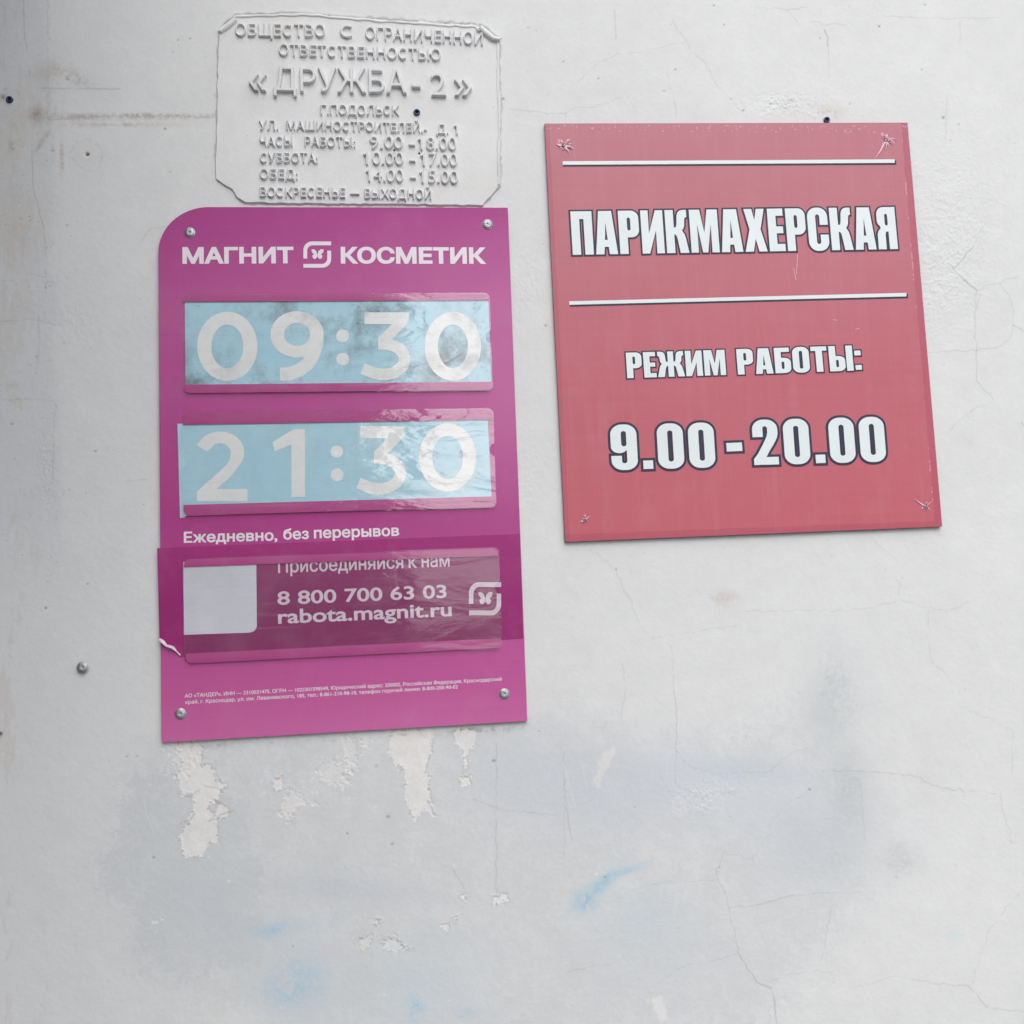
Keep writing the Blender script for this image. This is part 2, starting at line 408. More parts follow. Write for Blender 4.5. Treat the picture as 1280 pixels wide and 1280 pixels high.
def text_line(mb, s, a, b, cap, y, off=0.0, depth=0.0, warp=0.0):
    """set s so that its ink runs from pixel a to pixel b (baseline ends), capitals cap pixels high;
    off thickens the strokes (em units), depth raises them as chamfered relief"""
    gs = cast_contours(s) if depth else text_contours(s)
    gs = [[offset(r, off, i == 0) if off else r for i, r in enumerate(g)] for g in gs]
    gs = [[r for i, r in enumerate(g) if i == 0 or (area(r) < 0 or not off)] for g in gs]
    xs = [p[0] for g in gs for p in g[0]]; x0, x1 = min(xs), max(xs)
    A, B = P(*a), P(*b); ex = B-A; wid = ex.length; ex = ex/wid; ez = Vector((-ex.y, ex.x))
    up = (P(a[0], a[1]-cap)-A).length/(CAPH+2*off); sx = wid/(x1-x0)
    sd_ = len(s)*1.3
    def T(p):
        x, z = (p[0]-x0)*sx, (p[1]+off)*up
        if warp:
            z += warp*(math.sin(x*310+sd_)+math.sin(x*97+sd_)); x += warp*math.sin(z*420+x*150+sd_)
        return (A.x+ex.x*x+ez.x*z, A.y+ex.y*x+ez.y*z)
    if not depth:
        vs, fs = fill([[T(p) for p in r] for g in gs for r in g])
        mb.add([(p[0], y, p[1]) for p in vs], fs); return
    for k, g in enumerate(gs):
        cs = [[T(p) for p in r] for r in g]
        yy = y-.000012*(k % 9)
        ins = [offset(r, -.00055, i == 0) for i, r in enumerate(cs)]
        vs, fs = fill(ins); mb.add([(p[0], yy-depth, p[1]) for p in vs], fs)
        for lo, hi in zip(cs, ins):
            lo = offset(lo, -.00001, area(lo) > 0); n = len(lo)
            r0 = [(p[0], yy, p[1]) for p in lo]; r1 = [(p[0], yy-depth*.78, p[1]) for p in lo]; r2 = [(p[0], yy-depth, p[1]) for p in hi]
            for u, v in ((r0, r1), (r1, r2)):
                if len(u) == len(v): mb.add(u+v, [(i, (i+1) % n, (i+1) % n+n, i+n) for i in range(n)])

# ------------------------------------------------------------------ heavy condensed capitals, drawn as outlines (cap height 1)
def _glyphs():
    G = {}
    rr = rrect
    G['П'] = (.50, [[(0, 0), (.2, 0), (.2, .82), (.3, .82), (.3, 0), (.5, 0), (.5, 1), (0, 1)]])
    G['А'] = (.52, [[(0, 0), (.195, 0), (.212, .17), (.308, .17), (.325, 0), (.52, 0), (.415, 1), (.105, 1)],
                    [(.228, .33), (.292, .33), (.26, .74)]])
    pb = [(0, 0), (.2, 0), (.2, .38), (.27, .38)]+arc(.30, .55, .18, .17, -90, 0)+arc(.30, .83, .18, .17, 0, 90)+[(0, 1)]
    G['Р'] = (.48, [pb, rr(.2, .54, .28, .84, .035, .05, 4)])
    G['И'] = (.53, [[(0, 0), (.175, 0), (.35, .53), (.35, 0), (.53, 0), (.53, 1), (.355, 1), (.18, .47), (.18, 1), (0, 1)]])
    kr = [(.2, .43), (.225, .43)]+[(.255, .40), (.275, .33), (.325, 0), (.535, 0), (.475, .34), (.45, .43), (.405, .50), (.395, .53), (.425, .56), (.45, .62),
          (.462, .76), (.475, .81), (.50, .83), (.52, .83), (.52, 1), (.43, 1), (.36, .985), (.31, .94), (.285, .87), (.27, .68), (.25, .60), (.2, .59)]
    G['К'] = (.535, [[(0, 0), (.2, 0)]+kr+[(.2, 1), (0, 1)]])
    G['М'] = (.68, [[(0, 0), (.175, 0), (.175, .66), (.278, 0), (.402, 0), (.505, .66), (.505, 0), (.68, 0), (.68, 1), (.43, 1), (.34, .46), (.25, 1), (0, 1)]])
    G['Х'] = (.54, [[(0, 0), (.2, 0), (.27, .30), (.34, 0), (.54, 0), (.405, .52), (.52, 1), (.325, 1), (.27, .74), (.215, 1), (.02, 1), (.135, .52)]])
    G['Е'] = (.39, [[(0, 0), (.39, 0), (.39, .17), (.2, .17), (.2, .42), (.365, .42), (.365, .58), (.2, .58), (.2, .83), (.38, .83), (.38, 1), (0, 1)]])
    G['С'] = (.50, [[(.5, .37)]+arc(.28, .21, .22, .22, 0, -90)+arc(.22, .21, .22, .22, -90, -180)+arc(.22, .79, .22, .22, 180, 90) +
                    arc(.28, .79, .22, .22, 90, 0)+[(.5, .60), (.30, .60)]+arc(.25, .80, .05, .05, 0, 180, 6)+arc(.25, .2, .05, .05, 180, 360, 6)+[(.30, .37)]])
    G['О'] = (.50, [rr(0, -.01, .5, 1.01, .22, .22), rr(.2, .15, .3, .85, .05, .05, 5)])
    G['0'] = G['О']
    ya = [(0, 0), (.2, 0), (.2, .34), (.215, .405), (.25, .42), (.28, .42), (.28, 0), (.48, 0), (.48, 1), (.17, 1)]+arc(.18, .83, .17, .17, 90, 180)+arc(.16, .67, .15, .14, 180, 235)+[(.09, .50), (.035, .44), (.005, .36)]
    G['Я'] = (.48, [ya, rr(.205, .56, .28, .84, .035, .05, 4)])
    # double-armed К
    right = [(x+.14-.0, y) for x, y in kr]
    lft = [(-(x-.24)+.24, y) for x, y in []]
    c0 = .41
    rt = [(c0+.09+(x-.2), y) for x, y in kr]; lf = [(2*c0-x, y) for x, y in rt][::-1]
    G['Ж'] = (2*c0, [[(c0-.09, 0), (c0+.09, 0)]+rt+[(c0+.09, 1), (c0-.09, 1)]+lf])
    bowl = arc(.28, .18, .2, .18, -90, 0)+arc(.28, .43, .2, .17, 0, 90)
    G['Б'] = (.48, [[(0, 0)]+bowl+[(.2, .60), (.2, .83), (.45, .83), (.45, 1), (0, 1)], rr(.2, .16, .28, .45, .035, .05, 4)])
    G['Т'] = (.48, [[(.14, 0), (.34, 0), (.34, .83), (.48, .83), (.48, 1), (0, 1), (0, .83), (.14, .83)]])
    G['Ь'] = (.48, [[(0, 0)]+bowl+[(.2, .60), (.2, 1), (0, 1)], rr(.2, .16, .28, .45, .035, .05, 4)])
    G['|'] = (.2, [[(0, 0), (.2, 0), (.2, 1), (0, 1)]])
    G['9'] = (.50, [[(0, .31), (0, .2)]+arc(.22, .20, .22, .21, 180, 270)+arc(.28, .2, .22, .21, 270, 360)+arc(.28, .79, .22, .22, 0, 90)+arc(.22, .79, .22, .22, 90, 180)
                    + arc(.15, .52, .15, .15, 180, 270)+[(.19, .37), (.25, .39), (.30, .44)]+[(.3, .2)]+arc(.25, .19, .05, .05, 0, -180, 6)+[(.2, .31)],
                    rr(.2, .52, .30, .86, .05, .05, 5)])
    G['2'] = (.50, [[(0, 0), (.48, 0), (.48, .17), (.245, .17), (.31, .30), (.40, .45), (.465, .58), (.49, .68)]+arc(.27, .79, .22, .22, 0, 90)+arc(.22, .79, .22, .22, 90, 180)
                    + [(0, .62), (.2, .62), (.2, .80)]+arc(.245, .81, .045, .05, 180, 0, 6)+[(.29, .72), (.27, .62), (.19, .45), (.08, .24), (0, .13)]])
    G['.'] = (.19, [[(0, 0), (.19, 0), (.19, .19), (0, .19)]])
    G['-'] = (.32, [[(0, .33), (.32, .33), (.32, .52), (0, .52)]])
    G[':'] = (.19, [[(0, .03), (.19, .03), (.19, .22), (0, .22)], [(0, .60), (.19, .60), (.19, .79), (0, .79)]])
    return G
GL = _glyphs()
def heavy_line(mbw, mbn, s, a, b, cap, yw, yn, gap=.045, rim=.042):
    s = s.replace('Ы', 'Ь|')
    adv = []; x = 0.0
    for i, ch in enumerate(s):
        if ch == ' ': x += .2; adv.append(None); continue
        g = gap
        if ch == '|': g = gap*.6
        if i and s[i-1] != ' ': x += g
        adv.append(x); x += GL[ch][0]
    A, B = P(*a), P(*b); ex = B-A; wid = ex.length; ex /= wid; ez = Vector((-ex.y, ex.x))
    up = (P(a[0], a[1]-cap)-A).length; sx = wid/x
    for i, ch in enumerate(s):
        if adv[i] is None: continue
        def tr(p, x0=adv[i]): 
            q = A+ex*((x0+p[0])*sx)+ez*(p[1]*up); return (q.x, q.y)
        cs = GL[ch][1]
        solid = ch == ':'
        groups = [[c] for c in cs] if solid else [cs]
        for gp in groups:
            w = [[tr(p) for p in c] for c in gp]
            mbw.sheet(w, yw-.00001*i)
            d = rim*up
            n = [offset(w[0], d, True)]
            for hcut in w[1:]:
                # counters: the navy rim narrows the hole, a sliver of red stays open only in the wide ones
                q = offset(hcut, d*.55, False)
                n.append(q) if abs(area(q)) > .15*abs(area(hcut)) and abs(area(hcut)) > 2e-4*.02 and (area(q) < 0) else None
            mbn.sheet([n[0]], yn-.00001*i)

# ================================================================== THE SETTING
# ---- ground
nt = NT('asphalt'); ob = nt.n('TexCoord').outputs['Object']
nt.pr(Base_Color=nt.ramp(nt.noise(ob, 3, 8, .7), [(.3, (.10, .10, .098)), (.7, (.19, .185, .18))]), Roughness=.9)
nt.bump(nt.noise(ob, 120, 4), .4, .01)
mb = MB(); mb.add([(-400, -800, 0), (400, -800, 0), (400, .3, 0), (-400, .3, 0)], [(0, 1, 2, 3)])
tag(mb.build('ground', nt.m), kind='structure')

# ---- the plastered wall as one height field with its paint, stains, chips and cracks
x_lo, x_hi = P(-14, 640).x-.03, P(1294, 640).x+.06
z_lo, z_hi = P(640, 1294).y-.06, P(640, -14).y+.06
STEP = .00086
fx = np.arange(x_lo, x_hi, STEP); fz = np.arange(z_lo, z_hi, STEP)
gx = np.concatenate([[x_lo-6, x_lo-3, x_lo-1, x_lo-.4, x_lo-.1, x_lo-.02], fx, [x_hi+.02, x_hi+.1, x_hi+.4, x_hi+1, x_hi+3, x_hi+6]])
gz = np.concatenate([[-.2, .3, z_lo-.3, z_lo-.08, z_lo-.02], fz, [z_hi+.02, z_hi+.1, z_hi+.5, z_hi+1.4, z_hi+4]])
XX, ZZ = np.meshgrid(gx, gz)
U, V = proj(XX, ZZ)
NZ, NX = XX.shape
def fractal(beta, seed, lo=1.0, aspect=1.0):
    r = np.random.default_rng(seed)
    n = 1024; f = np.fft.rfft2(r.standard_normal((n, n)))
    ky = np.fft.fftfreq(n)[:, None]*n*aspect; kx = np.fft.rfftfreq(n)[None, :]*n
    k = np.sqrt(kx**2+ky**2); k[0, 0] = 1
    a = np.where(k < lo, 0, k**(-beta/2)); q = np.fft.irfft2(f*a, s=(n, n))
    q = (q-q.mean())/q.std()
    iu = np.clip((U+20)/1320*1023, 0, 1023); iv = np.clip((V+20)/1320*1023, 0, 1023)
    i0 = iu.astype(int); j0 = iv.astype(int); i1 = np.minimum(i0+1, 1023); j1 = np.minimum(j0+1, 1023)
    a_ = iu-i0; b_ = iv-j0
    return (q[j0, i0]*(1-a_)+q[j0, i1]*a_)*(1-b_)+(q[j1, i0]*(1-a_)+q[j1, i1]*a_)*b_
N1 = fractal(2.6, 1); N2 = fractal(1.9, 2, 6); N3 = fractal(1.4, 3, 20); N6 = fractal(1.1, 6, 70); N4 = fractal(2.2, 4, 3, .25); N5 = fractal(2.2, 5, 3, 5.0)
col = np.empty((NZ, NX, 3)); col[:] = np.array(alb(220, 222, 224)[:3])
hgt = np.zeros((NZ, NX))
def blend(mask, c):
    mask = np.clip(mask, 0, 1)[..., None]; col[:] = col*(1-mask)+np.array(c[:3])*mask
def sm(a, b, x):
    t = np.clip((x-a)/(b-a), 0, 1); return t*t*(3-2*t)
def window(x0, y0, x1, y1):
    cs = [P(x, y) for x, y in ((x0, y0), (x1, y0), (x1, y1), (x0, y1))]
    i0 = max(0, np.searchsorted(gx, min(c.x for c in cs))-1); i1 = np.searchsorted(gx, max(c.x for c in cs))+1
    j0 = max(0, np.searchsorted(gz, min(c.y for c in cs))-1); j1 = np.searchsorted(gz, max(c.y for c in cs))+1
    return slice(j0, j1), slice(i0, i1)
def seg_d(u, v, a, b):
    ax, ay = a; bx, by = b; dx, dy = bx-ax, by-ay; L = dx*dx+dy*dy+1e-9
    t = np.clip(((u-ax)*dx+(v-ay)*dy)/L, 0, 1); return np.hypot(u-ax-t*dx, v-ay-t*dy)
def rough_path(p, amp, step=5):
    """a jagged version of a polyline"""
    out = [p[0]]
    for a, b in zip(p[:-1], p[1:]):
        L = math.hypot(b[0]-a[0], b[1]-a[1]); n = max(1, int(L/step)); nx, ny = -(b[1]-a[1])/max(L, 1e-6), (b[0]-a[0])/max(L, 1e-6)
        for i in range(1, n+1):
            t = i/n; k = random.gauss(0, amp) if i < n else 0
            out.append((a[0]+(b[0]-a[0])*t+nx*k, a[1]+(b[1]-a[1])*t+ny*k))
    return out
def crack(path, w=.75, s=.5, amp=1.2, depth=.25, c=(.16, .15, .145), broken=.5):
    q = rough_path(path, amp)
    xs = [p[0] for p in q]; ys = [p[1] for p in q]
    sl_ = window(min(xs)-6, min(ys)-6, max(xs)+6, max(ys)+6); u, v = U[sl_], V[sl_]
    d = np.full(u.shape, 1e9)
    for a, b in zip(q[:-1], q[1:]): d = np.minimum(d, seg_d(u, v, a, b))
    k = np.exp(-(d/w)**2)*np.clip(1-broken*sm(-.2, .9, N2[sl_]), 0, 1)
    m_ = (k*s*.66)[..., None]; col[sl_] = col[sl_]*(1-m_)+np.array(c)*m_
    hgt[sl_] -= k*depth*.8*MM
    # a lifted lip along one side
    hgt[sl_] += np.exp(-((d-2.2)/1.4)**2)*depth*.18*MM
def poly_sd(u, v, p):
    d = np.full(u.shape, 1e9); ins = np.zeros(u.shape, bool)
    for i in range(len(p)):
        a, b = p[i-1], p[i]; d = np.minimum(d, seg_d(u, v, a, b))
        c_ = ((a[1] > v) != (b[1] > v)); dy = b[1]-a[1] if b[1] != a[1] else 1e-9
        ins ^= c_ & (u < (b[0]-a[0])*(v-a[1])/dy+a[0])
    return np.where(ins, -d, d)
def patch(p, c, amt=1.0, soft=1.0, jag=2.0, mott=0.0, h=0.0, grow=0.0):
    xs = [q[0] for q in p]; ys = [q[1] for q in p]; pad = 12+soft*2+jag*3
    sl_ = window(min(xs)-pad, min(ys)-pad, max(xs)+pad, max(ys)+pad); u, v = U[sl_], V[sl_]
    d = poly_sd(u, v, p)+jag*(N2[sl_]*.8+N3[sl_]*.6)-grow+(.30*soft*N6[sl_] if soft > 3 else 0)
    k = 1-sm(-soft, soft, d)
    if mott: k = k*np.clip(1-mott*sm(-.3, 1.2, N2[sl_]+N3[sl_]*.6), 0, 1)
    m_ = (k*amt)[..., None]; col[sl_] = col[sl_]*(1-m_)+np.array(c[:3])*m_
    hgt[sl_] += k*h*MM
    return sl_, d
def blob(cx, cy, rx, ry, c, amt, rot=0.0, n=.25, p=1.0):
    r_ = max(rx, ry)*2.6; sl_ = window(cx-r_, cy-r_, cx+r_, cy+r_); u, v = U[sl_]-cx, V[sl_]-cy
    ca, sa = math.cos(R(rot)), math.sin(R(rot)); a = (u*ca+v*sa)/rx; b = (-u*sa+v*ca)/ry
    k = np.exp(-((a*a+b*b)**p))*np.clip(1+n*N2[sl_]+n*.6*N3[sl_]+(.22*N6[sl_] if r_ > 12 else 0), 0, 2)
    m_ = np.clip(k*amt, 0, 1)[..., None]; col[sl_] = col[sl_]*(1-m_)+np.array(c[:3])*m_
vis = (U > -20) & (U < 1300) & (V > -20) & (V < 1300)
col *= (1+.012*N1+.008*N2)[..., None]
hgt += (.11*N1+.022*N2+.009*N3)*MM*vis
# greyer tone towards the left edge and under the former fixtures
left = 1-sm(20, 300, U+14*N1)
blend(.55*left, alb(206, 209, 213))
blend((1-sm(58, 74, U+3*N2-(V-300)*.03))*.35*(1-sm(620, 760, V)), alb(190, 197, 206))
warm = sm(.2, 1.6, N5)*(1-sm(0, 90, U))*.32
blend(warm, alb(196, 186, 174))
blob(20, 270, 30, 60, alb(190, 178, 164), .35); blob(12, 165, 30, 40, alb(196, 194, 186), .5)
# dirty lines left by an old sign
GR = alb(172, 166, 160)
blob(165, 145.5, 110, 4.2, GR, .34, 0, .8, 1.3); blob(200, 144, 66, 2.4, alb(160, 155, 150), .26, 0, .9, 1.3); blob(100, 147, 45, 4, GR, .35)
blob(150, 156, 70, 3, GR, .3, 0, .6); blob(90, 95, 34, 9, GR, .38, 25, .5); blob(62, 92, 30, 9, GR, .25); blob(46, 143, 7, 9, alb(150, 140, 130), .55)
blob(54, 176, 3, 16, GR, .5, 34, .3, 2); blob(77, 198, 3, 24, GR, .45, 0, .5, 2); blob(66, 190, 3, 18, GR, .3, 0, .5, 2); blob(14, 184, 3, 8, GR, .5)
blob(110, 195, 26, 22, GR, .10); blob(60, 132, 14, 40, GR, .25, 4, .6)
crack([(44, 110), (90, 111), (118, 111), (150, 111)], .9, .45, .4, .1, broken=.7)
crack([(112, 155), (150, 157), (176, 156)], .8, .25, .4, .05); crack([(60, 150), (120, 146), (200, 145), (266, 147)], .9, .35, .6, .1, c=(.2, .17, .15), broken=.8)
# grey over-painted area below the pink sign, streaky and soft on its right
GP = alb(197, 203, 209)
patch([(165, 960), (146, 1010), (134, 1060), (124, 1112), (160, 1130), (168, 1190), (182, 1222), (240, 1228), (290, 1246), (330, 1275), (420, 1320), (760, 1320),
       (940, 1300), (985, 1215), (1080, 1120), (1095, 1020), (1050, 930), (1030, 870), (985, 890), (900, 935), (800, 925), (720, 900), (640, 905), (420, 912), (260, 925), (200, 945)],
      GP, .44, 30, 6, .35)
blend(.30*sm(.3, 1.5, N4)*vis*sm(880, 980, V)*sm(120, 200, U)*(1-sm(900, 1100, U)), alb(205, 209, 212))
patch([(120, 1112), (140, 1050), (165, 975), (230, 960), (300, 1000), (330, 1100), (320, 1200), (240, 1225), (180, 1215), (165, 1135)], alb(198, 203, 209), .38, 6, 6, .3)
# lighter brushed-out zones
blob(960, 1010, 120, 30, alb(208, 214, 222), .5, 10); blob(520, 1230, 90, 60, alb(210, 216, 221), .55); blob(820, 1200, 120, 60, alb(204, 209, 214), .3)
blob(1042, 875, 34, 60, alb(192, 199, 203), .55); blob(1062, 985, 26, 50, alb(190, 196, 201), .55); blob(1030, 1060, 60, 50, alb(196, 202, 207), .5); blob(1125, 1075, 26, 22, alb(196, 200, 203), .5)
blob(760, 985, 120, 50, alb(198, 204, 216), .45); blob(930, 965, 70, 14, alb(196, 206, 222), .5, 8); blob(1000, 1040, 40, 40, alb(200, 206, 214), .3)
blob(420, 1110, 90, 20, alb(192, 198, 207), .4, 4); blob(640, 960, 60, 50, alb(200, 206, 216), .3); blob(250, 1120, 60, 70, alb(194, 200, 208), .3)
# pale blue overspray
BL = alb(150, 196, 222)
blob(372, 1222, 40, 40, BL, .26, 0, .6, 1.2); blob(352, 1240, 28, 22, BL, .2); blob(336, 1165, 30, 8, BL, .26, -6, .4); blob(355, 1158, 50, 9, BL, .18, -4)
blob(732, 1127, 15, 13, alb(146, 192, 218), .5, 0, .6); blob(752, 1105, 30, 9, alb(150, 195, 220), .36, -42, .6); blob(785, 1088, 22, 5, BL, .38, -20)
blob(518, 1262, 10, 12, BL, .55, 0, .5); blob(585, 1266, 16, 7, BL, .25); blob(808, 1150, 40, 30, BL, .12); blob(520, 1240, 45, 40, BL, .10); blob(1192, 1168, 10, 6, alb(190, 222, 220), .4)
# flaked paint: the warm white underneath, a step lower than the paint around it
FL = alb(231, 230, 229)
c7 = crop(100, 880, 2)
def flaked(p, c, amt, jag):
    """flaked-off film: ragged rim with loose crumbs, the ground showing a step below the paint"""
    xs = [q[0] for q in p]; ys = [q[1] for q in p]; pad = 26
    sl_ = window(min(xs)-pad, min(ys)-pad, max(xs)+pad, max(ys)+pad); u, v = U[sl_], V[sl_]
    d = poly_sd(u, v, p)+jag*(N2[sl_]*.9+N3[sl_]*.9)+1.1*N6[sl_]
    k = 1-sm(-.8, .8, d)
    crumbs = sm(1.9, 2.3, N6[sl_]*.9+N3[sl_]*.8-np.clip(d, 0, 30)*.06)*(d > 0)*.8
    m_ = (np.maximum(k, crumbs)*amt)[..., None]; tone = np.array(c[:3])*(1+.018*N3[sl_]+.02*N2[sl_])[..., None]
    col[sl_] = col[sl_]*(1-m_)+tone*m_; hgt[sl_] -= k*.4*MM
    return sl_, d
def flake(p, jag=1.6, lip=True, amt=.95):
    q = [c7(*k) for k in p]; sl_, d = flaked(q, FL, amt, jag)
    if lip:
        k = np.exp(-((d-.9)/1.0)**2)*np.clip(.2+.8*sm(-.2, .9, N3[sl_]), 0, 1)
        m_ = (k*.38)[..., None]; col[sl_] = col[sl_]*(1-m_)+np.array((.22, .215, .21))*m_; hgt[sl_] += np.exp(-((d-2.2)/1.5)**2)*.30*MM*sm(-.5, 1.2, N3[sl_]+N2[sl_])
flake([(240, 100), (306, 92), (300, 150), (330, 152), (338, 190), (372, 200), (345, 235), (322, 262), (338, 285), (345, 340), (320, 345), (310, 382), (262, 380), (250, 330), (272, 300), (285, 255), (280, 225), (255, 232), (248, 180), (262, 150)])
flake([(345, 245), (372, 265), (350, 290), (338, 275)], 1.2)
flake([(772, 70), (880, 62), (878, 130), (862, 168), (878, 178), (872, 230), (885, 278), (860, 258), (838, 290), (815, 235), (812, 165), (790, 155), (776, 120)], 1.4)
flake([(935, 66), (990, 62), (985, 105), (968, 120), (972, 160), (962, 172), (958, 110), (940, 98)], 1.2)
flake([(948, 185), (975, 178), (980, 205), (955, 202)], 1.0); flake([(485, 190), (505, 180), (508, 210), (487, 218)], 1.0)
flake([(515, 235), (545, 215), (580, 240), (545, 262), (505, 280)], 4.0, False, .7)
flake([(1028, 480), (1068, 476), (1072, 488), (1035, 502)], 1.2); flake([(950, 478), (966, 476), (964, 492)], .8); flake([(903, 552), (922, 548), (918, 570)], .8); flake([(932, 535), (942, 530), (940, 546)], .6)
flake([(700, 585), (735, 578), (722, 604), (702, 612)], 1.4, True, .5); flake([(752, 590), (790, 580), (806, 600), (830, 612), (760, 612)], 1.4, True, .5)
flake([(600, 150), (660, 130), (668, 190), (620, 200), (590, 190)], 5, False, .55); flake([(655, 85), (680, 80), (690, 160), (662, 180)], 3.5, False, .6); flake([(705, 80), (722, 78), (722, 120), (708, 125)], 2.5, False, .6)
flake([(180, 545), (212, 530), (208, 540), (186, 548)], .8, False, .6); flake([(218, 100), (310, 96), (300, 140), (225, 165)], 6, False, .5)
flake([(738, 540), (750, 538), (748, 550), (740, 552)], .6, True, .7)
q8 = crop(640, 640, 2)
patch([q8(*k) for k in ((230, 600), (262, 590), (235, 640), (215, 690), (205, 675))], alb(224, 224, 224), .7, 1.2, 1.5, .3)
patch([q8(*k) for k in ((350, 1215), (375, 1208), (392, 1270), (370, 1276), (355, 1245))], FL, .8, 1, 1.4, .2)
patch([q8(*k) for k in ((400, 705), (420, 695), (515, 690), (518, 735), (405, 745))], alb(218, 221, 226), .4, 3, 5, .6, .05)
blob(904, 747, 22, 11, alb(205, 196, 192), .35, 6, .8)
for i in range(150):
    x = random.gauss(395, 60) if i < 110 else random.uniform(140, 1000); y = random.gauss(965, 28) if i < 110 else random.uniform(960, 1270)
    if y > 925: blob(x, y, random.uniform(.8, 2.4), random.uniform(.7, 2.0), FL, random.uniform(.3, .8), random.uniform(0, 90), .5, 2)
# dirt washed out from behind the signs
for x0, x1, a in ((225, 330, .12), (520, 650, .25)):
    blob((x0+x1)/2, 928-.055*((x0+x1)/2-203)+6, (x1-x0)/2, 6, alb(120, 118, 116), a, -3, 1.0)
for i in range(70):
    x = random.uniform(205, 655); y0 = 929-.0587*(x-203)
    blob(x, y0+random.uniform(1, 9), random.uniform(1, 4), random.uniform(.8, 2), (.2, .19, .18), random.uniform(.1, .4)*(1 if x > 480 else .5), 0, .3)
# hairline cracks
k8 = lambda *p: [q8(*a) for a in p]
HC = [k8((210, 100), (262, 150), (300, 240), (325, 290), (345, 315), (420, 305), (560, 285)), k8((398, 335), (405, 440)), k8((420, 610), (450, 640), (520, 655), (640, 650), (700, 600), (740, 590)),
      k8((745, 695), (700, 720), (670, 745), (640, 790)), k8((260, 965), (350, 930), (515, 920)), k8((360, 1180), (420, 1140), (540, 1110), (565, 1105)), k8((650, 1170), (700, 1155), (800, 1150)),
      k8((840, 1190), (880, 1185), (960, 1160), (1060, 1180)), k8((1150, 1180), (1190, 1050), (1270, 950)), k8((515, 890), (530, 850), (600, 870), (650, 800)), k8((870, 650), (875, 760), (885, 830)),
      k8((900, 70), (960, 120), (968, 220), (1090, 250), (1140, 225)), k8((1040, 250), (1045, 370), (1090, 410), (1110, 480), (1250, 545), (1250, 650)), k8((1215, 690), (1230, 760), (1250, 830)), k8((580, 250), (870, 245), (960, 225)),
      k8((275, 380), (285, 440), (270, 520)), k8((800, 990), (775, 1120)), k8((140, 1150), (250, 1130)), k8((130, 600), (130, 880))]
for p in HC: crack(p, .62, .24, 1.0, .06, broken=.6)
for p in (k8((405, 440), (412, 500), (410, 610), (408, 680)), k8((770, 645), (900, 650), (1000, 660), (1070, 690), (1210, 705)), k8((545, 990), (600, 985), (690, 960), (780, 952), (880, 950)),
          k8((515, 920), (535, 960), (545, 1010), (570, 1110)), k8((1060, 1180), (1140, 1185), (1190, 1240), (1280, 1250)), k8((510, 890), (516, 920))): crack(p, .66, .40, 1.0, .10, broken=.5)
crack(k8((570, 1110), (610, 1175), (645, 1190), (655, 1220), (662, 1280)), .8, .5, .9, .16, broken=.35)
b6 = crop(1130, 280, 3.047); k6 = lambda *p: [b6(*a) for a in p]
for p in (k6((300, 10), (265, 85)), k6((230, 215), (278, 255)), k6((278, 255), (310, 235), (365, 228), (395, 208), (440, 198)), k6((365, 228), (400, 270), (417, 330), (415, 385), (400, 440), (370, 465), (275, 483)), k6((275, 260), (270, 330), (270, 400), (275, 483), (275, 600), (340, 670)),
          k6((275, 483), (180, 485), (90, 490)), k6((170, 790), (230, 730), (290, 690)), k6((290, 270), (275, 330))): crack(p, .62, .34, .8, .10, broken=.45)
for p in (k6((265, 85), (230, 130), (188, 172), (230, 215), (278, 255)), k6((165, 150), (188, 172)), k6((415, 385), (457, 410)), k6((445, 755), (462, 775))): crack(p, .75, .5, .7, .18, broken=.2)
b4 = crop(600, 0, 3.2); k4 = lambda *p: [b4(*a) for a in p]
for p in (k4((385, 335), (470, 255), (550, 215), (640, 210), (800, 175), (825, 165)), k4((770, 80), (825, 165), (840, 205), (900, 250), (940, 330), (1000, 395), (1055, 460)), k4((120, 435), (250, 450), (340, 455), (390, 428), (460, 430), (560, 390)),
          k4((745, 290), (775, 390), (785, 460)), k4((340, 455), (345, 495)), k4((1100, 30), (1280, 40)), k4((1230, 45), (1280, 100))): crack(p, .62, .28, .8, .07, broken=.5)
crack(k4((538, 40), (543, 155)), 1.0, .3, .2, .1, broken=.2)
b5 = crop(980, 0, 4.267); k5 = lambda *p: [b5(*a) for a in p]
for p in (k5((50, 50), (120, 38)), k5((30, 70), (80, 135)), k5((140, 120), (190, 122), (210, 140), (270, 125), (330, 133)), k5((530, 85), (720, 98), (940, 100), (1150, 95)), k5((940, 110), (937, 270)), k5((870, 500), (860, 740)), k5((235, 240), (238, 420))): crack(p, .62, .28, .6, .07, broken=.5)
crack(k5((215, 160), (235, 200), (232, 245)), .9, .6, .4, .2, broken=.1)
b1 = crop(0, 0, 3.2); k1 = lambda *p: [b1(*a) for a in p]
crack(k1((92, 0), (95, 110), (110, 250), (122, 340), (138, 440), (135, 500), (125, 560), (128, 650), (130, 750), (155, 840), (170, 900), (182, 1000), (183, 1100), (180, 1170)), .75, .42, .6, .2, broken=.85)
for p in (k1((190, 0), (190, 480)), k1((180, 1130), (240, 1128)), k1((0, 1120), (50, 1122), (70, 1140)), k1((560, 970), (600, 915), (680, 905)), k1((120, 1095), (180, 1110))): crack(p, .8, .26, .7, .1, broken=.7)
b2 = crop(0, 380, 4)
for p in (((0, 88), (150, 75), (290, 103)), ((10, 480), (130, 477), (270, 484)), ((192, 60), (195, 210), (180, 330)), ((275, 500), (268, 640), (262, 900)), ((620, 890), (690, 882), (735, 876)), ((0, 405), (90, 408))): crack([b2(*a) for a in p], .8, .28, .6, .08, broken=.5)
